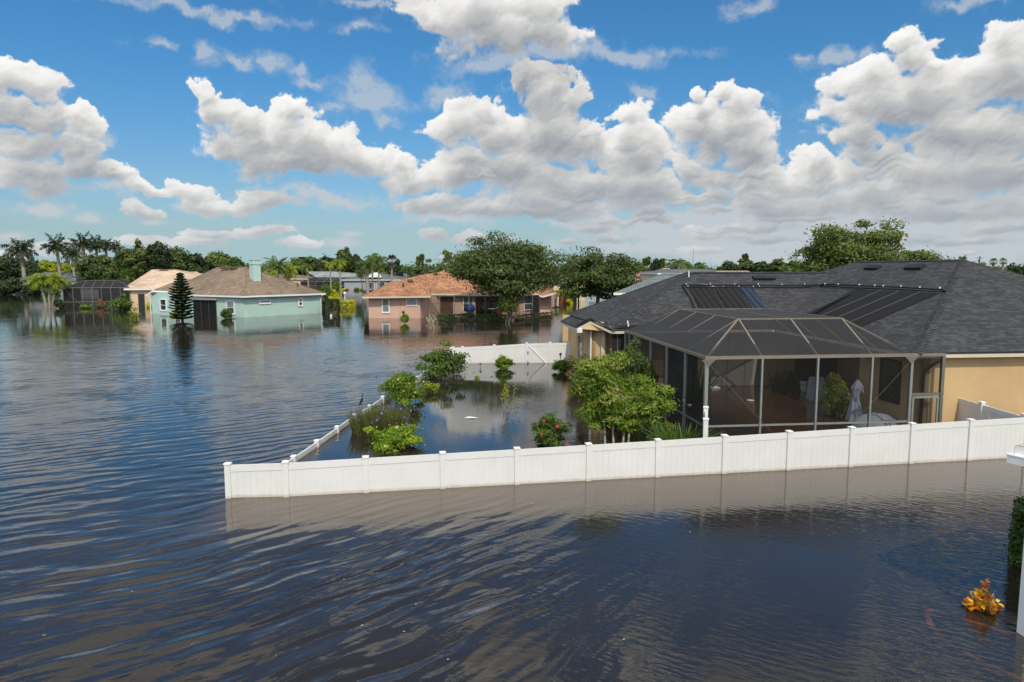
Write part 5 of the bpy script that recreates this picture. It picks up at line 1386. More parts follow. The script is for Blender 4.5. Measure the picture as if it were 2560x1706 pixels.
bush_px('shrub', 'small leafy shrub right behind the fence post beside the heron', 928, 1008, 951, 1029, 7, 'l_bright', ybase=24.6, clumps=10, per=50, leaf=.05, group=G_Y, tintb=.3)
v = at(938, 1095, 21.6)
blades('flowering_plant', 'tall purple flowering plant clump along the submerged side fence', v.x+.05, 22.0, .85, .75, .92, 1700, 12, 'l_ruellia', .014, .22, 'flowering plant', flowers=(34, 'f_purple', .042), group=G_Y, hvar=.55)
v = at(985, 1060, 22.6)
blades('flowering_plant', 'thinner purple flowering stems on the right of the purple clump', v.x-.1, 22.6, .50, .6, .80, 750, 13, 'l_ruellia', .012, .25, 'flowering plant', flowers=(14, 'f_purple', .040), group=G_Y, hvar=.6)
bush_px('shrub', 'bright yellow green shrub floating low in front of the purple flowers', 916, 1066, 1052, 1127, 15, 'l_bright', ybase=19.6, clumps=52, per=130, leaf=.050, cr=.26, group=G_Y, flowers=(6, 'f_orange', .045), tintb=.5, ry=.75, lump=.6, ragged=1.2)
bush_px('shrub', 'small rounded citrus shrub in front of the far white fence', 1234, 891, 1286, 928, 16, 'l_bright', ybase=35.8, clumps=22, per=90, leaf=.075, group=G_Y, tintb=.28, lump=.4)
bush_px('twig_plant', 'tiny brownish twig poking out of the water near the far fence', 1195, 904, 1206, 919, 17, 'l_tbrown', ybase=36.5, clumps=4, per=12, leaf=.045, group=G_Y, stems=3)
bush_px('water_plant', 'small pale leaf rosette on the water between the shrub and the citrus', 1185, 941, 1202, 953, 18, 'l_bright', ybase=32.8, clumps=5, per=16, leaf=.07, group=G_Y, stems=0, tintb=.8)
bush_px('water_plant', 'two tiny floating leaves below the citrus shrub', 1224, 941, 1236, 946, 19, 'l_bright', ybase=33.5, clumps=2, per=6, leaf=.06, group=G_Y, stems=0, tintb=.7)
# thin sapling
sp = g(1268, 1030); rs = np.random.RandomState(4)
sr = thing('sapling', 'thin sparse sapling with yellow green leaves in the middle of the yard', 'sapling', (sp.x, sp.y, 0), G_Y)
mb = MB(); tipl = []
for k in range(11):
    a = rs.uniform(0, 6.28); r_ = rs.uniform(.1, .48); hgt = rs.uniform(.35, .98); tip = (sp.x+math.cos(a)*r_, sp.y+math.sin(a)*r_*.7, hgt); limb(mb, (sp.x, sp.y, -.5), tip, .012, .004, rs, 5, .12); tipl.append(tip)
mb.build('stems', M['stem'], sr)
lc = np.concatenate([np.array(t)-np.array([sp.x, sp.y, 0])+rs.normal(size=(16, 3))*np.array([.05, .05, .11]) for t in tipl])
link_mesh('foliage', quads_mesh('foliage', leafset(lc, unit(rs.normal(size=lc.shape)), np.full(len(lc), .045), rs, .3), .55+rs.normal(0, .2, len(lc)), M['l_lime']), sr)
bush_px('hibiscus', 'rounded hibiscus shrub with red blooms just behind the long fence', 1319, 1045, 1431, 1122, 21, 'l_mid', ybase=19.9, clumps=44, per=160, leaf=.042, cr=.28, group=G_Y, stems=9, tintb=.45, lump=.35, ragged=.6)
hb = [o for o in bpy.data.objects if o.name.startswith('hibiscus')][0]
for (x, y) in ((1358, 1052), (1393, 1066), (1353, 1088), (1416, 1108), (1345, 1061)):
    s = .055 if (x, y) != (1345, 1061) else .025
    f = bpy.data.objects.new('flower', flower_mesh('f_red', .085)); COL.objects.link(f); f.parent = hb
    p = at(x, y, 19.75)-Vector(hb.location); f.location = p; f.rotation_euler = (1.2, 0, .1*x % 1); f.scale = (s/.085,)*3
bush_px('shrub', 'green shrub against the gate at the right end of the far fence', 1380, 893, 1440, 935, 22, 'l_bright', ybase=34.8, clumps=26, per=100, leaf=.07, group=G_Y, tintb=.25)
bush_px('shrub', 'red tinged shrub under the left corner of the tan house', 1412, 893, 1500, 962, 23, 'l_red', ybase=29.6, clumps=44, per=130, leaf=.065, group=G_Y, tintb=.5, ry=1.4)
bush_px('shrub', 'dome of red tipped shrub in front of the pool enclosure', 1526, 861, 1659, 1010, 24, 'l_red', ybase=24.6, clumps=80, per=170, leaf=.055, cr=.24, group=G_Y, tintb=.40, lump=.12, ragged=.25, ry=1.0)
rb_ = [o for o in bpy.data.objects if o.get('label', '').startswith('dome of red')][0]
# small multi-stem tree
tb = thing('small_tree', 'multi stemmed small tree with yellowish green and tan leaves before the pool enclosure', 'tree', (3.55, 20.6, 0), G_Y)
c_ = at(1545, 975, 20.6); rs = np.random.RandomState(33)
parts_ = []; c_ = at(1545, 975, 20.6)
for (px_, py_, wx, wz, ns, sd__) in ((1500, 962, 1.00, 1.06, 95, 33), (1602, 1012, 1.02, .84, 85, 34), (1545, 1050, .95, .55, 40, 35)):
    cc_ = at(px_, py_, 20.6); V1, t1, C1 = crown(wx, .95, wz, ns, 175, .066, sd__, .85, .36, .23, .32, .42, ragged=.9, hollow=.2)
    off_ = np.array([cc_.x-3.55, 0, cc_.z]); parts_.append((V1+off_, t1, C1+off_))
V1 = np.concatenate([p_[0] for p_ in parts_]); t1 = np.concatenate([p_[1] for p_ in parts_]); C1 = np.concatenate([p_[2] for p_ in parts_])
link_mesh('crown', quads_mesh('crown', V1, t1, M['l_tbrown']), tb)
for k, (bx, by) in enumerate(((1513, 1112), (1534, 1110), (1557, 1106), (1570, 1104))):
    p = at(bx, by, 20.1); mb = MB(); q = at(bx-8 if k < 2 else bx+6, 1020, 20.4)
    mb.tube([(p.x, p.y, -1), (p.x, p.y, 0), ((p.x+q.x)/2+.03, 20.3, .6), (q.x, q.y, q.z)], [.040, .038, .034, .028], 6)
    for j in rs.permutation(len(C1))[:4]:
        c = C1[j]+np.array([3.55, 20.6, 0]); limb(mb, (q.x, q.y, q.z-.02), tuple(c), .026, .006, rs, 5)
    mb.build('trunk', M['stem'], tb, smooth=True)
blades('strappy_plant', 'strap leaved plant at the corner of the pool enclosure, behind the long fence', at(1703, 1100, 18.9).x, 18.9, .42, .4, 1.12, 300, 41, 'l_mid', .026, .42, bend=1.0, group=G_Y, seg=4)
# floating scraps
v = g(1177, 1045); fd = MB(); rs = np.random.RandomState(2)
fd.poly([(v.x-.26, v.y-.10, .008), (v.x+.05, v.y-.16, .020), (v.x+.30, v.y-.04, .006), (v.x+.06, v.y+.10, .016)]).poly([(v.x-.26, v.y-.10, .008), (v.x+.06, v.y+.10, .016), (v.x-.10, v.y+.20, .006)])
tag(fd.build('debris', M['white'], None, origin=(v.x, v.y, 0)), 'white scrap floating in the middle of the yard', 'debris')
# water pipe stub beside the red shrub
v = g(1491, 985); pp = thing('garden_pipe', 'white garden pipe stub standing in water left of the multi stemmed tree', 'pipe', (v.x, v.y, 0))
MB().tube([(v.x, v.y, -.5), (v.x, v.y, .42)], .045, 8).build('riser', M['gutter_white'], pp); MB().tube([(v.x-.35, v.y+.1, .42), (v.x-.3, v.y+.08, .48), (v.x+.05, v.y, .48)], .04, 8).build('elbow', M['gutter_white'], pp)

# ------------------------------------------------------------------ heron on the rail
def heron():
    p = at(897, 1022, 24.0); p = Vector((-5.42, 24.3, .335))
    root = thing('heron', 'dark blue heron standing upright on the submerged side fence', 'bird', tuple(p), None)
    def q(x, z, y=0): return (p.x+x, p.y+y, p.z+z)
    s = 1.0
    mb = MB()
    # one loft: tail, body, neck, head
    mb.tube([q(-.075, .06), q(-.060, .10), q(-.035, .16), q(-.010, .215), q(.005, .262), q(.012, .30), q(.008, .335), q(.004, .375), q(.014, .405), q(.034, .418), q(.050, .418)],
            [.006, .018, .038, .042, .032, .017, .012, .011, .015, .014, .006], 10)
    mb.tube([q(-.03, .17, .02), q(-.062, .11, .03), q(-.085, .05, .02)], [.012, .022, .004], 6)
    mb.tube([q(-.03, .17, -.02), q(-.062, .11, -.03), q(-.085, .05, -.02)], [.012, .022, .004], 6)
    m_ = simple('heron_plumage', (.018, .022, .038), .7, .3, .2, 30)
    mb.build('body', m_, root, smooth=True)
    MB().tube([q(.048, .418), q(.085, .412), q(.125, .404)], [.006, .004, .001], 6).build('beak', simple('beak', (.20, .17, .06), .5, .4), root)
    lm = simple('heron_leg', (.10, .10, .05), .6, .3)
    for y in (-.014, .014):
        MB().tube([q(-.030, .16, y), q(-.020, .09, y), q(-.030, .0, y), q(.0, .002, y)], [.006, .004, .004, .003], 5).build('leg', lm, root)
    root.scale = (1.18, 1.18, 1.18)
heron()

# ------------------------------------------------------------------ things inside the pool enclosure
def pt3(px, py, Y, z=0.0): 
    v = at(px, py, Y); return (v.x, Y, z)
v = g(1957, 974); blades('snake_plant', 'dark snake plant with upright blades in the pool enclosure', v.x, v.y, .42, .35, 1.05, 46, 51, 'l_dark', .035, .45, group='potted plants in the pool enclosure', seg=3, bend=.2)
v = g(1990, 970); kb = thing('storage_bin', 'dark round bin standing in water right of the snake plant', 'bin', (v.x, v.y, 0))
lathe('body', [(.30, -.3), (.36, .1), (.38, .62), (.40, .66), (.36, .70), (.10, .74)], M['black_metal'], (v.x, v.y, 0), kb)
v = g(2011, 978); pw_ = thing('plant_pot', 'white flower pot with a small plant, right of the dark bin', 'pot', (v.x, v.y, 0))
lathe('pot', [(.13, -.1), (.15, .05), (.19, .36), (.21, .37), (.21, .42), (.17, .42)], M['white'], (v.x, v.y, 0), pw_)
bsh = bush('potted_plant', 'small dark plant growing in the white flower pot', v.x, v.y, .22, .22, .5, 61, 'l_dark', clumps=8, per=40, leaf=.05, stems=2, group='potted plants in the pool enclosure')
bsh.location.z = .42
v = g(2030, 988); fb_l = MB()
tag(lathe('ball', [(.02, .0), (.10, .03), (.15, .10), (.15, .16), (.10, .23), (.02, .26)], M['white'], (v.x, v.y, -.05)), 'white ball floating in the pool enclosure left of the big green bush', 'ball')
bush_px('bush', 'big round yellow green bush in the pool enclosure, left of the closed umbrella', 2062, 930, 2135, 1030, 62, 'l_lime', ybase=24.0, clumps=60, per=150, leaf=.05, cr=.27, group='potted plants in the pool enclosure', tintb=.25, lump=.12, ragged=.3, ry=.6)
v = g(2052, 1020); vb = at(2048, 960, 27.5)
tg = thing('draped_chair', 'pale cloth covered chair behind the big green bush in the pool enclosure', 'chair', (vb.x, vb.y, 0))
MB().hexa([(vb.x-.4, vb.y-.3, -.3), (vb.x+.4, vb.y-.3, -.3), (vb.x+.4, vb.y+.4, -.3), (vb.x-.4, vb.y+.4, -.3), (vb.x-.3, vb.y-.25, .42), (vb.x+.3, vb.y-.25, .42), (vb.x+.28, vb.y+.3, .9), (vb.x-.28, vb.y+.3, .9)]).build('cover', M['cloth_grey'], tg)
# closed umbrella with folds
v = g(2137, 1060); um = thing('closed_umbrella', 'closed grey patio umbrella in the pool enclosure', 'umbrella', (v.x, v.y, 0))
mb = MB(); n = 28; prof = [(.03, 1.52), (.06, 1.50), (.17, 1.28), (.15, 1.22), (.10, 1.05), (.13, .80), (.19, .45), (.25, .16), (.27, .08)]
for i, (r_, z_c) in enumerate(prof):
    for k in range(n):
        a = 2*math.pi*k/n; rr = r_*(1+.28*math.sin(7*a+i*.2)*(.3 if i < 2 else 1)); mb.v.append((v.x+rr*math.cos(a)+.03*math.sin(i), v.y+rr*math.sin(a), z_c+.03*math.sin(3*a)*(i > 6)))
for i in range(len(prof)-1):
    for k in range(n): mb.f.append((i*n+k, i*n+(k+1) % n, (i+1)*n+(k+1) % n, (i+1)*n+k)); mb.m.append(0)
mb.build('canopy', M['cloth_grey'], um, smooth=True)
MB().tube([(v.x, v.y, -1), (v.x, v.y, 1.60)], .02, 8).build('pole', M['grey_alu'], um)
MB().tube([(v.x+.04, v.y, 1.12), (v.x+.22, v.y, 1.18), (v.x+.24, v.y, 1.10)], .012, 6).build('crank', M['white'], um)
# covered round grill / float
v = g(2207, 1078); cg = thing('covered_table', 'pale blue grey covered round table, half under water by the screen door', 'covered table', (v.x, v.y+.4, 0))
mb = MB(); n = 32; prof = [(.80, -.35), (.78, -.1), (.74, .12), (.62, .30), (.42, .42), (.20, .48), (.03, .50)]
for i, (r_, z_c) in enumerate(prof):
    for k in range(n):
        a = 2*math.pi*k/n; rr = r_*(1+.035*math.sin(9*a)*(i < 4)+.02*math.sin(4*a+1)); mb.v.append((v.x+rr*math.cos(a), v.y+.4+rr*math.sin(a), z_c+.015*math.sin(5*a)))
for i in range(len(prof)-1):
    for k in range(n): mb.f.append((i*n+k, i*n+(k+1) % n, (i+1)*n+(k+1) % n, (i+1)*n+k)); mb.m.append(0)
mb.build('cover', M['cloth_grey'], cg, smooth=True)
v = g(1785, 971); tag(MB().box((v.x, v.y, .03), (.46, .30, .05), .2).box((v.x+.02, v.y, .07), (.30, .2, .03), .2).build('tray', M['white'], None, origin=(v.x, v.y, 0)), 'pale tray floating behind the corner post of the pool enclosure', 'tray')
v = g(1876, 1003); tag(lathe('skimmer_lid', [(.05, .0), (.14, .01), (.16, .03), (.13, .05), (.03, .055)], M['white'], (v.x, v.y, 0)), 'small white disc floating by the cable brace', 'lid')
v = g(1724, 1014); tag(lathe('float', [(.03, .0), (.08, .01), (.09, .03), (.03, .045)], M['white'], (v.x, v.y, 0)), 'tiny white float seen through the left screen wall', 'float')
v = g(1745, 985); blades('potted_plant', 'tall dark leafy plant at the far left inside the pool enclosure', 7.4, 27.5, .5, .4, 1.9, 120, 63, 'l_dark', .03, .35, group='potted plants in the pool enclosure', bend=.6, hvar=.6)
lf = at(2157, 900, 24.6); tag(MB().box(tuple(P(7.18, 3.3, 2.2)), (.12, .12, .22), TH).build('wall_lamp', M['white'], None, origin=tuple(P(7.18, 3.3, 2.2))), 'small white wall lamp on the tan wall inside the pool enclosure', 'lamp')

# ------------------------------------------------------------------ foreground right
hA = g(2522, 1421)
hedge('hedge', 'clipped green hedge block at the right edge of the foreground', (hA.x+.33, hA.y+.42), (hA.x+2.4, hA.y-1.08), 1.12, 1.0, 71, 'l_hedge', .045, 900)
v = g(2470, 1537); cr_ = thing('croton', 'orange and yellow croton plant standing in the foreground water', 'plant', (v.x, v.y+.15, 0), None)
rs = np.random.RandomState(8); Ls = []; tt = []
for k in range(15):
    a = k*2.4; r_ = .04+.024*k; hx, hy = math.cos(a)*r_*.75, math.sin(a)*r_*.55; hz = .36-.018*k+(.12 if k == 0 else 0)+rs.uniform(-.04, .04)
    for j in range(20):
        b = rs.uniform(0, 6.28); e = rs.uniform(-.3, 1.1); d = np.array([math.cos(b)*math.cos(e), math.sin(b)*math.cos(e), math.sin(e)]); s = unit(np.cross(d, [0, 0, 1])); L = rs.uniform(.08, .125); c = np.array([hx, hy, hz-j*.012]); w = .036
        m1 = c+d*L*.35; m2 = c+d*L*.75+np.array([0, 0, -.01]); tip = c+d*L+np.array([0, 0, -.02])
        Ls += [[c, m1+s*w, m2+s*w*.8, m2-s*w*.0], [c, m2, m2-s*w*.8, m1-s*w], [m2+s*w*.8, tip, m2-s*w*.8, m2]]
        t_ = rs.uniform(.1, 1.0); tt += [t_, t_+.05, t_]
link_mesh('foliage', quads_mesh('foliage', np.array(Ls), np.array(tt), M['l_croton']), cr_)
mb = MB()
for k in range(7):
    a = k*.9; mb.tube([(v.x, v.y+.15, -.5), (v.x+math.cos(a)*.12, v.y+.15+math.sin(a)*.1, .15), (v.x+math.cos(a)*.2, v.y+.15+math.sin(a)*.15, .3)], .012, 5)
mb.build('stems', M['stem'], cr_); cr_.scale = (.88, .88, .9)

# ------------------------------------------------------------------ plants round the far houses
G_F = 'shrubs by the far flooded houses'
def norfolk():
    b = g(456, 803); Y = b.y; top = at(452, 681, Y).z; root = thing('norfolk_pine', 'symmetrical norfolk island pine in front of the teal house', 'tree', (b.x, Y, 0), None)
    MB().tube([(b.x, Y, -1), (b.x, Y, top*.5), (b.x, Y, top-.1)], [.16, .10, .02], 8).build('trunk', M['bark'], root, smooth=True)
    rs = np.random.RandomState(5); V_ = []; t = []; n = 17
    for i in range(n):
        z = .25+(top-.5)*(i/(n-1))**.95; R_ = 1.12*min(1.0, (1-i/n)/.48)**.85*(1+.10*math.sin(i*2.7))
        R_ = max(.28, R_)
        for k in range(7):
            a = k*.8976+i*.5+rs.uniform(-.1, .1); d = np.array([math.cos(a), math.sin(a), 0]); L = R_*rs.uniform(.85, 1.08)
            for j in range(26):
                u = (j+.5)/26; c = d*L*u+np.array([0, 0, z+.28*u*u*L-.10*u]); 
                for q in range(3):
                    dd = unit(np.array([-d[1], d[0], 0])*rs.choice([-1, 1])*.8+d*.5+np.array([0, 0, rs.uniform(.1, .9)])); ln = .30*(1-.4*u); s = unit(np.cross(dd, rs.normal(size=3)))*.065
                    V_.append([c-s, c+s, c+dd*ln+s*.6, c+dd*ln-s*.6]); t.append(.35+.3*u+rs.normal(0, .1))
    for j in range(40):
        c = np.array([0, 0, top-.55+.5*j/40]); dd = unit(rs.normal(size=3)+np.array([0, 0, 1.])); s = unit(np.cross(dd, rs.normal(size=3)))*.03
        V_.append([c-s, c+s, c+dd*.13+s, c+dd*.13-s]); t.append(.5)
    link_mesh('foliage', quads_mesh('foliage', np.array(V_), np.array(t), M['l_pine']), root)
norfolk()
def fb(label, x0, y0, x1, y1, seed, lm, **kw):
    kw.setdefault('clumps', 24); kw.setdefault('per', 70); kw.setdefault('leaf', .13); kw.setdefault('group', G_F); kw.setdefault('stems', 3)
    return bush_px(kw.pop('name', 'bush'), label, x0, y0, x1, y1, seed, lm, **kw)
fb('rounded green bush under the double hung window of the teal house', 550, 769, 580, 797, 81, 'l_mid', lump=.1, tintb=.35)
fb('pale weedy plant between the teal wall and the norfolk pine', 421, 781, 441, 790, 82, 'l_lime', tintb=.7)
fb('wide green bush against the black screen enclosure', 261, 737, 325, 777, 83, 'l_mid', clumps=40, leaf=.16, lump=.35, stems=6)
fb('small airy tree at the corner of the peach roofed house', 336, 716, 376, 762, 84, 'l_bright', clumps=30, leaf=.17, tintb=.3, lump=.4, stems=6)
fb('yellow bush between the peach roofed and teal houses', 363, 755, 379, 775, 85, 'l_yellow', ybase=95)
fb('thin sparse sapling in open water left of the teal house', 312, 770, 344, 800, 86, 'l_lime', clumps=14, per=26, leaf=.12, stems=6, tintb=.3, lump=.5)
fb('brown ornamental grass clump beside the black screen enclosure', 236, 751, 260, 770, 87, 'l_red', tintb=.8, leaf=.12)
fb('dark round bush left of the black screen enclosure', 128, 745, 159, 772, 88, 'l_dark', leaf=.16)
fb('low green plant floating before the black screen enclosure', 195, 762, 226, 772, 89, 'l_bright')
hd = hedge('hedge', 'long low hedge at the far left shoreline under the tall palm', (-128, 152), (-98, 152), 1.1, 1.6, 90, 'l_mid', .25, 18)
fb('large bright green bush at the far left shoreline', -20, 705, 32, 735, 91, 'l_mid', ybase=156, leaf=.35, clumps=30, stems=0)
p0 = g(803, 786); p1 = g(843, 785.5)
hedge('hedge', 'dark clipped hedge block at the right end of the teal house', (p0.x+.2, p0.y+.6), (p1.x, p1.y+.8), 1.75, 1.6, 92, 'l_dark', .14, 90)
p0 = g(845, 770); p1 = g(885, 769.5)
hedge('hedge', 'bright yellow clipped hedge beside the dark one', (p0.x, p0.y+.5), (p1.x, p1.y+.5), 1.02, 1.3, 93, 'l_yellow', .12, 110)
fb('yellow shrub rising behind the dark hedge block', 815, 736, 851, 775, 94, 'l_yellow', ybase=98, leaf=.2, clumps=26, tintb=.35)
fb('yellow clipped ball shrub at the water edge by the foxtail palms', 848, 722, 863, 733, 95, 'l_yellow', ybase=168, leaf=.22, lump=.05, stems=0)
fb('small yellow ball shrub left of the twin foxtail palms', 828, 724, 839, 735, 96, 'l_yellow', ybase=160, leaf=.22, lump=.05, stems=0)
fb('round green clipped shrub in front of the screened pool', 885, 720, 898, 731, 97, 'l_mid', ybase=172, leaf=.22, lump=.05, stems=0)
fb('rusty brown shrub right of the yellow ball shrub', 862, 723, 872, 731, 98, 'l_red', ybase=174, leaf=.22, tintb=.9, stems=0)
fb('yellow green shrub between the green ball and the queen palm', 899, 722, 908, 731, 99, 'l_lime', ybase=172, leaf=.22, stems=0)
fb('leafy young tree between the twin foxtail palms', 829, 703, 846, 728, 100, 'l_bright', ybase=178, leaf=.3, stems=2)
fb('bushy green clump of low palms behind the dark hedge', 797, 713, 832, 765, 101, 'l_bright', ybase=112, leaf=.28, aspect=.2, clumps=30, tintb=.25)
fb('small leafy shrub on a thin stem in front of the pink wall', 1000, 783, 1023, 809, 102, 'l_bright', ybase=66.5, leaf=.12, clumps=16, tintb=.35, zlow=.2, lump=.3)
fb('dark shrub by the garage of the grey house', 905, 727, 935, 738, 103, 'l_mid', ybase=160, leaf=.25, stems=0)
p0 = g(1098, 801); p1 = g(1272, 803)
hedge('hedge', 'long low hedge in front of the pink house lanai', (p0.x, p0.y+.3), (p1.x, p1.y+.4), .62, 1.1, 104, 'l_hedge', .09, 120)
p0 = g(1290, 803); p1 = g(1376, 792)
hedge('hedge', 'thin brownish hedge curving right of the oak trunk', (p0.x, p0.y+.4), (p1.x, p1.y+.4), .50, .8, 105, 'l_red', .10, 60)
# dead branching shrub
b = g(1077, 822); ds = thing('dead_shrub', 'bare pale dead shrub standing in front of the pink house', 'shrub', (b.x, b.y, 0), None); rs = np.random.RandomState(3); mb = MB()
for k in range(9):
    a = k*.7; tip = (b.x+math.cos(a)*rs.uniform(.25, .50), b.y+math.sin(a)*.4, rs.uniform(.7, 1.5)); limb(mb, (b.x, b.y, -.4), tip, .05, .015, rs, 5, .25); 
    limb(mb, ((b.x+tip[0])/2, (b.y+tip[1])/2, tip[2]*.55), (tip[0]+rs.uniform(-.3, .3), tip[1], tip[2]*rs.uniform(.8, 1.0)), .025, .01, rs, 4, .2)
mb.build('branches', M['twig'], ds)
# small posts in the water
v = g(862, 751); gl_ = thing('garden_lamp', 'white garden lamp post behind the yellow hedge', 'lamp', (v.x, v.y, 0)); MB().tube([(v.x, v.y, -.5), (v.x, v.y, .9)], .07, 8).build('pole', M['white'], gl_)
lathe('lamp_head', [(.10, .9), (.22, 1.05), (.20, 1.3), (.05, 1.45)], M['white'], (v.x, v.y, 0), gl_)
v = g(828, 792); tag(MB().box((v.x, v.y, .0), (.20, .2, .45)).box((v.x, v.y, .24), (.24, .24, .04)).build('utility_box', M['white'], None, origin=(v.x, v.y, 0)), 'small white box standing in the water before the dark hedge block', 'box')
# entrance planting between the oaks
for i, (px_, s_) in enumerate(((1392, 0), (1406, 1), (1419, 2))):
    palm_px(['small bright palm left of the arch', 'small bright palm in front of the arch', 'small bright palm right of the arch'][i], px_, 733-2*(i == 1), 20, 108+i, 'areca', leafm='l_palmy', tr=.10, rz=i, group='small palms by the arched entry')
for i, (x0, x1) in enumerate(((1381, 1392), (1398, 1409), (1409, 1417))):
    fb(['red leaved plant under the left arch palm', 'red leaved plant under the middle arch palm', 'red leaved plant under the right arch palm'][i], x0, 742, x1, 753, 110+i, 'l_red', ybase=104, leaf=.20, tintb=.95, group='red plants by the arched entry', stems=0, clumps=10, per=40)
fb('yellow green plant beside the black lamp post', 1418, 746, 1432, 754, 114, 'l_yellow', ybase=104, leaf=.22, tintb=.4, stems=0)
fb('round clipped shrub on a stem right of the pink house', 1378, 765, 1401, 788, 115, 'l_hedge', ybase=86, leaf=.14, lump=.08, zlow=.5)
fb('pale climbing shrub above the white fence corner', 1536, 722, 1580, 745, 116, 'l_tbrown', ybase=62, leaf=.12, stems=3, lump=.4)

# ------------------------------------------------------------------ trees
tree_px('oak_tree', 'big spreading live oak standing in water in front of the pink house', 1118, 578, 1428, 760, 69.5, 201, 'l_oak', clumps=190, per=200, leaf=.15, trunk_r=.26, nl=16, cr=.22, lump=.22, flat=1.1, depth=5.6, ragged=.9, hollow=.15)
tree_px('oak_tree', 'lower skirt of young oak growth on the big oak trunk', 1232, 728, 1302, 772, 68.6, 202, 'l_oak2', clumps=26, per=120, leaf=.13, trunk_r=.08, nl=5, cr=.32, flat=.6) if False else None
bush_px('young_growth', 'leafy young growth hanging round the big oak trunk', 1235, 722, 1302, 772, 202, 'l_oak2', ybase=66.6, clumps=30, per=120, leaf=.13, stems=3, group=None, zlow=1.2, flat=.6, cat='tree')
tree_px('oak_tree', 'second dark oak, right of the big one and beside the charcoal roof', 1395, 622, 1592, 758, 80, 203, 'l_oak', clumps=110, per=180, leaf=.17, trunk_r=.24, nl=12, cr=.24, flat=.6, ragged=.6)
tree_px('tree', 'large light green tree rising behind the charcoal roof on the right', 1998, 553, 2255, 730, 58, 204, 'l_oak2', clumps=190, per=200, leaf=.14, trunk_r=.25, nl=12, cr=.25, flat=.8, lump=.30, ragged=.7, hollow=.1, depth=3.6, tintb=.45)
tree_px('tree', 'lower light green tree to the right of the large one, behind the charcoal roof', 2205, 610, 2378, 740, 60, 205, 'l_oak2', clumps=110, per=160, leaf=.14, trunk_r=.2, nl=8, cr=.28, flat=.8, ragged=.6, tintb=.45, hollow=.1)
T1 = 'broad dark trees on the left skyline'
spec = [
 (195, 633, 300, 735, 128, 'l_oak', 'grey green rounded oak behind the black screen enclosure'),
 (282, 603, 368, 715, 140, 'l_oak2', 'tall oak left of the peach roof'),
 (350, 600, 425, 720, 145, 'l_dark', 'tall dark oak above the peach roof, with a lumpy top'),
 (405, 618, 480, 720, 150, 'l_oak', 'dark tree between the peach roof ridge and the norfolk pine top'),
 (465, 632, 520, 715, 150, 'l_dark', 'dark tree just right of the norfolk pine top'),
 (505, 626, 585, 715, 165, 'l_oak2', 'pale topped tree behind the left end of the teal roof ridge'),
 (560, 640, 622, 710, 160, 'l_mid', 'green spreading tree left of the teal chimney'),
 (-60, 625, 40, 740, 170, 'l_dark', 'dark tree at the left edge behind the tall palm'),
 (20, 640, 100, 745, 175, 'l_dark', 'dark tree behind the trunk of the leftmost tall palm'),
 (90, 650, 150, 700, 190, 'l_lime', 'yellow green tree between the left palms'),
 (140, 655, 205, 700, 192, 'l_lime', 'yellow green tree behind the second and third palms'),
 (782, 634, 850, 715, 215, 'l_dark', 'dark oak behind the twin foxtail palms'),
 (830, 624, 885, 712, 212, 'l_oak', 'tall dark oak behind the pale grey house'),
 (868, 632, 912, 705, 214, 'l_dark', 'dark oak left of the queen palm crown'),
 (718, 640, 800, 700, 216, 'l_mid', 'green tree behind the single foxtail palm'),
 (905, 640, 975, 720, 205, 'l_mid', 'green tree behind the queen palms'),
 (960, 652, 1012, 722, 208, 'l_dark', 'dark tree under the brown fan palm'),
 (1014, 657, 1095, 715, 150, 'l_oak', 'rounded oak behind the left part of the orange roof'),
]
trees_far = {}
for i, (x0, y0, x1, y1, Y, lm, lab) in enumerate(spec):
    tree_px('tree', lab, x0, y0, x1, y1, Y, 300+i, lm, clumps=75, per=95, leaf=.0026*Y, trunk_r=.3, nl=4, cr=.28, flat=.85, lump=.25, ragged=.55, group='trees on the skyline')
# pines with open tops
def pine(label, px0, py0, px1, py1, Y, seed, lm='l_oak2'):
    a = at(px0, py0, Y); b = at(px1, py1, Y); root = thing('pine_tree', label, 'tree', ((a.x+b.x)/2, Y, 0), 'open topped pines on the skyline'); rs = np.random.RandomState(seed)
    cx = (a.x+b.x)/2; w = (b.x-a.x)/2; h = a.z-b.z; mb = MB(); mb.tube([(cx, Y, -.5), (cx+.2, Y, b.z), (cx, Y, a.z-h*.2)], [.3, .22, .08], 6); Vs = []; ts = []
    for k in range(9):
        u = rs.uniform(.1, 1); an = rs.uniform(0, 6.28); r_ = w*.8*math.sqrt(rs.uniform(.1, 1)); c = (cx+math.cos(an)*r_, Y+math.sin(an)*r_, b.z+h*(.25+.7*u)); limb(mb, (cx+.1, Y, b.z+h*.1*u), c, .12, .04, rs, 5, .2)
        V_, t_, _ = crown(w*.30, w*.30, h*.14, 7, 26, .0024*Y, seed+k, .3, .2, .5); Vs.append(V_+np.array([c[0]-cx, c[1]-Y, c[2]])); ts.append(t_)
    mb.build('trunk', M['bark'], root); link_mesh('crown', quads_mesh('crown', np.concatenate(Vs), np.concatenate(ts), M[lm]), root)
pine('open topped pine above the orange roof ridge, left of the big oak', 1105, 626, 1152, 672, 160, 401)
pine('smaller open topped pine pair between the fan palm and the big oak', 1034, 638, 1078, 668, 220, 402)
pine('thin open topped pine beyond the second oak', 1606, 644, 1626, 672, 300, 403)
pine('scraggy pine beyond the charcoal roof ridge', 1856, 630, 1874, 672, 290, 404)
pine('slim pine right of the small fan palm', 1648, 650, 1664, 675, 320, 405)
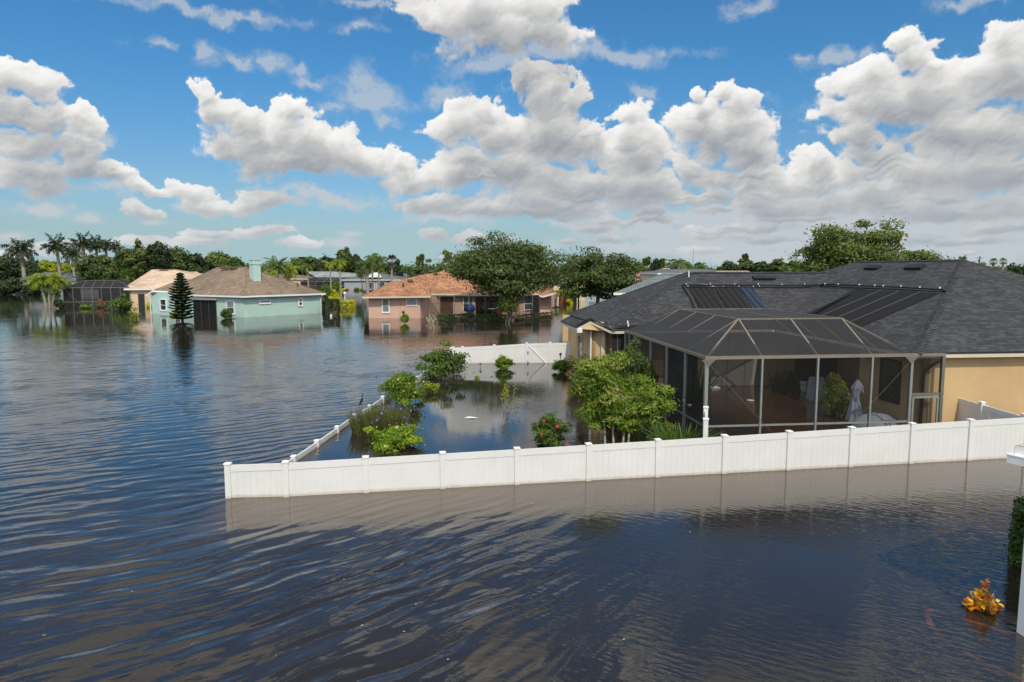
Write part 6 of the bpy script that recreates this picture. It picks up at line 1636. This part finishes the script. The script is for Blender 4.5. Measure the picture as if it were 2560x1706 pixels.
# palms
RG = 'royal palms at the far left'
palm_px('leftmost royal palm with a pale trunk, standing on the shore', 52, 625, 50, 157, 'royal', leafm='l_royal', tr=.42, base_px=56, group=RG, rz=.4, z0=-.5)
palm_px('tall royal palm behind the drooping yellow green palm clump', 141, 618, 42, 150, 'royal2', leafm='l_royal', tr=.34, base_px=146, group=RG, rz=1.4)
palm_px('royal palm with its trunk over the grey roof', 178, 634, 36, 148, 'royal', leafm='l_royal', tr=.26, base_px=183, group=RG, rz=2.2)
palm_px('highest royal palm of the left group', 208, 612, 40, 152, 'royal2', leafm='l_royal', tr=.3, group=RG, rz=.2)
palm_px('royal palm just right of the highest one', 240, 614, 34, 155, 'royal2', leafm='l_royal', tr=.3, group=RG, rz=3.2)
palm_px('small dark palm crown above the grey green oak', 264, 612, 26, 158, 'royal', leafm='l_royal', tr=.3, group=RG, rz=4.0)
palm_px('palm crown poking above the tall oak left of the peach roof', 290, 620, 24, 160, 'royal2', leafm='l_royal', tr=.3, group=RG, rz=5.0)
b = g(116, 771); ar = 'drooping palms in the water at the left'
for i, (px_, py_, L_, bx) in enumerate(((95, 705, 42, 112), (120, 698, 44, 119), (140, 706, 40, 127))):
    palm_px(['left stem of the drooping yellow green palm clump', 'middle and tallest stem of the drooping yellow green palm clump', 'right stem of the drooping yellow green palm clump'][i], px_, py_, L_, b.y+i*.6, 'areca', leafm='l_palmy', tr=.14, base_px=bx, rz=i*1.3, group=ar)
palm_px('green drooping palm right behind the yellow green palm clump', 166, 716, 30, 104, 'areca', leafm='l_palm', tr=.12, rz=.7, group=ar)
FX = 'palms between the teal and pink houses'
palm_px('large feather palm right of the teal chimney', 692, 668, 46, 110, 'date', leafm='l_palm', tr=.3, group=FX)
palm_px('lower bright feather palm at the foot of the teal roof slope', 676, 688, 26, 106, 'areca', leafm='l_palmy', tr=.2, group=FX, rz=1)
palm_px('arching feather palm whose fronds reach over the brown roof', 722, 676, 34, 112, 'queen', leafm='l_palmy', tr=.2, group=FX, rz=2)
palm_px('single foxtail palm in front of the pale grey house', 766, 668, 27, 150, 'fox', leafm='l_palm', tr=.18, base_px=770, group=FX)
palm_px('left one of the twin foxtail palms', 824, 660, 24, 165, 'fox', leafm='l_palmy', tr=.2, base_px=826, group=FX, rz=1)
palm_px('right one of the twin foxtail palms, its trunk lower in the water', 850, 657, 27, 121, 'fox', leafm='l_palmy', tr=.15, base_px=850, group=FX, rz=2)
palm_px('thick trunked queen palm left of the garage', 916, 664, 34, 136, 'queen', leafm='l_palm', tr=.36, base_px=918, group=FX, rz=.5)
palm_px('thin young palm left of the thick trunked queen palm', 901, 682, 19, 140, 'queen', leafm='l_palm', tr=.12, base_px=906, group=FX, rz=1.5)
palm_px('tall drooping queen palm behind the garage gable', 946, 652, 34, 150, 'queen', leafm='l_palm', tr=.2, group=FX, rz=2.5)
palm_px('queen palm between the two garage palms', 930, 648, 26, 155, 'queen', leafm='l_palm', tr=.2, group=FX, rz=.1)
palm_px('brown headed fan palm with a straight trunk', 980, 653, 20, 168, 'fan', leafm='l_royal', tr=.25, base_px=978, group=FX, rz=3)
palm_px('low palm shrub beside the tall oak behind the peach roof', 318, 690, 22, 118, 'fan', leafm='l_mid', tr=.2, group=FX)
FR = 'distant palms on the right skyline'
palm_px('small fan palm just right of the second oak', 1570, 650, 11, 220, 'fan', leafm='l_royal', tr=.3, group=FR)
palm_px('feather palm standing alone beyond the dark ridge', 1697, 656, 16, 190, 'date', leafm='l_palm', tr=.3, group=FR)
palm_px('feather palm tip above the apex of the charcoal roof', 2407, 646, 14, 150, 'queen', leafm='l_palm', tr=.3, group=FR)
palm_px('left one of the twin fan palms beyond the right roof slope', 2484, 655, 12, 180, 'fan', leafm='l_mid', tr=.3, group=FR)
palm_px('right one of the twin fan palms beyond the right roof slope', 2508, 654, 11, 185, 'fan', leafm='l_mid', tr=.3, group=FR, rz=1)
palm_px('low palm beyond the twin fan palms', 2440, 664, 13, 170, 'queen', leafm='l_palm', tr=.3, group=FR, rz=2)
# right hand skyline trees
rt = [(1580, 660, 1612, 690, 260, 'l_mid', 'dark green tree left of the thin pine on the far skyline'), (1628, 647, 1652, 688, 250, 'l_dark', 'dark tree with a tall top on the far skyline'),
      (1672, 662, 1700, 684, 270, 'l_oak', 'low tree under the lone feather palm'), (1800, 655, 1845, 685, 280, 'l_dark', 'tree clump left of the scraggy pine'),
      (1838, 652, 1885, 686, 285, 'l_oak', 'tree clump under the scraggy pine'), (1880, 655, 1930, 686, 280, 'l_dark', 'tree clump right of the scraggy pine'),
      (1925, 650, 1975, 690, 270, 'l_oak', 'rounded tree clump left of the large light green tree'), (1965, 650, 2010, 692, 260, 'l_mid', 'green tree touching the large light green tree'),
      (2460, 665, 2520, 710, 200, 'l_oak', 'tree under the twin fan palms'), (2510, 658, 2580, 720, 210, 'l_dark', 'dark tree at the right edge of the skyline'),
      (1090, 662, 1130, 690, 200, 'l_mid', 'green tree between the two open topped pines')]
for i, (x0, y0, x1, y1, Y, lm, lab) in enumerate(rt):
    tree_px('tree', lab, x0, y0, x1, y1, Y, 500+i, lm, clumps=50, per=75, leaf=.0028*Y, trunk_r=.3, nl=2, cr=.34, flat=.9, lump=.3, ragged=.6, group='trees on the skyline')
# far off wood that closes the horizon
rs = np.random.RandomState(77); Vs = []; ts = []
for Y, x_lo, x_hi, hh, n in ((330, -420, 420, 9.6, 260), (470, -560, 560, 12.0, 300), (700, -800, 800, 15.0, 300)):
    xs_ = np.linspace(x_lo, x_hi, n)+rs.uniform(-2, 2, n); cn = np.stack([xs_, Y+rs.uniform(-14, 14, n), np.zeros(n)], 1); hc = hh*(.62+.20*np.sin(xs_*.031+Y)+.14*np.sin(xs_*.083)+rs.uniform(-.14, .14, n))
    for j in range(n):
        m_ = 70; p = unit(rs.normal(size=(m_, 3))); p[:, 2] = np.abs(p[:, 2]); w_ = (x_hi-x_lo)/n*1.3
        q = cn[j]+p*np.array([w_, w_, hc[j]])*rs.uniform(.7, 1.05, (m_, 1)); Vs.append(leafset(q, unit(p+rs.normal(size=(m_, 3))*.6), np.full(m_, .0028*Y)*rs.uniform(.7, 1.3, m_), rs, .6)); ts.append(np.full(m_, rs.uniform(.3, .75))+rs.normal(0, .12, m_))
    bk_ = MB()
me = quads_mesh('distant_woods', np.concatenate(Vs), np.concatenate(ts), M['l_mid']); o = link_mesh('distant_woods', me, None, (0, 0, 0)); tag(o, 'far off low woods along the whole horizon', 'woods', kind='stuff')
# filler hedge belt of shrubs behind the houses on the left
rs = np.random.RandomState(78); Vs = []; ts = []
for j in range(150):
    x_ = rs.uniform(-165, -8); y_ = rs.uniform(222, 245); m_ = 60; p = unit(rs.normal(size=(m_, 3))); p[:, 2] = np.abs(p[:, 2]); h_ = rs.uniform(5.0, 8.5) if x_ < -60 else rs.uniform(3.5, 6)
    q = np.array([x_, y_, 0])+p*np.array([4, 3, h_]); Vs.append(leafset(q, unit(p+rs.normal(size=(m_, 3))*.6), rs.uniform(.4, .85, m_), rs, .6)); ts.append(rs.uniform(.2, .7)+rs.normal(0, .12, m_))
me = quads_mesh('undergrowth', np.concatenate(Vs), np.concatenate(ts), M['l_oak']); o = link_mesh('undergrowth', me, None, (0, 0, 0)); tag(o, 'dense undergrowth behind the far houses', 'undergrowth', kind='stuff')
# radio mast and power pole
v = at(1732.6, 661, 900); z1 = at(1732.6, 623, 900).z
tag(MB().tube([(v.x, 900, 0), (v.x, 900, z1)], .35, 5).build('radio_mast', M['grey_alu'], None, origin=(v.x, 900, 0)), 'thin radio mast on the far horizon', 'mast')
v = at(2449, 659, 200); z1 = at(2449, 641, 200).z; pp_ = thing('utility_pole', 'wooden utility pole beyond the right roof slope', 'pole', (v.x, 200, 0))
MB().tube([(v.x, 200, 0), (v.x, 200, z1)], .16, 6).build('pole', M['bark'], pp_); MB().box((v.x, 200, z1-.5), (2.0, .12, .14)).build('crossarm', M['bark'], pp_)

# dark shrubs along the far left shore
for i, (x0, x1, y0, lm) in enumerate(((-30, 50, 692, 'l_dark'), (48, 96, 716, 'l_dark'), (96, 150, 722, 'l_mid'), (148, 205, 716, 'l_dark'), (2, 44, 705, 'l_oak'))):
    fb(['dark bushes at the left edge behind the tall palm trunk', 'dark bush between the tall palm and the grey roofed house', 'green bush hiding the middle of the grey roofed house', 'dark bush at the right end of the grey roofed house', 'olive bush just left of the tall palm trunk'][i],
       x0, y0, x1, 744, 600+i, lm, ybase=141+2*i, leaf=.32, clumps=34, per=90, stems=0, tintb=.4)
# hose under the murky surface, lower right
def hosemat():
    m, T = mat('sunken_hose')
    d = princ(T, (.42, .17, .10), .7, .2); tr = T.n('ShaderNodeBsdfTransparent').outputs[0]
    nz = T.noise(T.n('ShaderNodeNewGeometry').outputs['Position'], 3.0, 2, .5).outputs['Fac']
    out(T, T.n('ShaderNodeMixShader', {0: T.ss(nz, .3, .8, .0, .20), 1: tr, 2: d}).outputs[0]); return m
hp = [(2556,1597),(2545,1594),(2497,1576),(2453,1561),(2408,1548),(2360,1533),(2330,1524),(2316,1532),(2325,1561),(2355,1597),(2408,1629),(2467,1659),(2527,1686),(2575,1706)]
hv = [g(a, b, .004) for a, b in hp]; hb_ = MB()
for i in range(len(hv)-1):
    d = (hv[i+1]-hv[i]).normalized(); d2 = (hv[min(i+2, len(hv)-1)]-hv[min(i+1, len(hv)-2)]).normalized(); w = .045
    n0 = Vector((-d.y, d.x, 0))*w; n1 = Vector((-d2.y, d2.x, 0))*w; hb_.poly([hv[i]-n0, hv[i]+n0, hv[i+1]+n1, hv[i+1]-n1])
tag(hb_.build('garden_hose', hosemat(), None, origin=tuple(hv[0])), 'reddish looped garden hose just under the water at the lower right', 'hose')
# drifting leaves
rs = np.random.RandomState(19); lfm = MB().poly([(-.05, 0, .006), (0, -.022, .012), (.05, 0, .006), (0, .022, .010)]).build('floating_leaf', M['twig'], None, origin=(0, 0, 0)).data
l0 = [o for o in bpy.data.objects if o.name.startswith('floating_leaf')][0]
spots = [(110, 1590), (480, 1612), (690, 1640), (905, 1565), (1010, 1580), (1040, 1512), (1120, 1650), (860, 1450), (560, 1335), (1330, 1260), (1480, 1230), (2010, 1195), (2160, 1200), (2260, 1190), (1725, 1330), (330, 1480), (1560, 1600)]
for i, (a, b) in enumerate(spots):
    v = g(a, b); o = l0 if i == 0 else l0.copy()
    if i: COL.objects.link(o)
    o.location = v; o.rotation_euler = (0, 0, rs.uniform(0, 6.28)); k = rs.uniform(.3, .65); o.scale = (k, k, 1)
    tag(o, 'tiny pale leaf drifting on the open foreground water', 'leaf', 'leaves drifting on the foreground water')

bush_px('shrub', 'low green shrub between the multi stemmed tree and the strap leaved plant', 1618, 1040, 1672, 1100, 44, 'l_mid', ybase=19.6, clumps=26, per=90, leaf=.05, group=G_Y, tintb=.5)
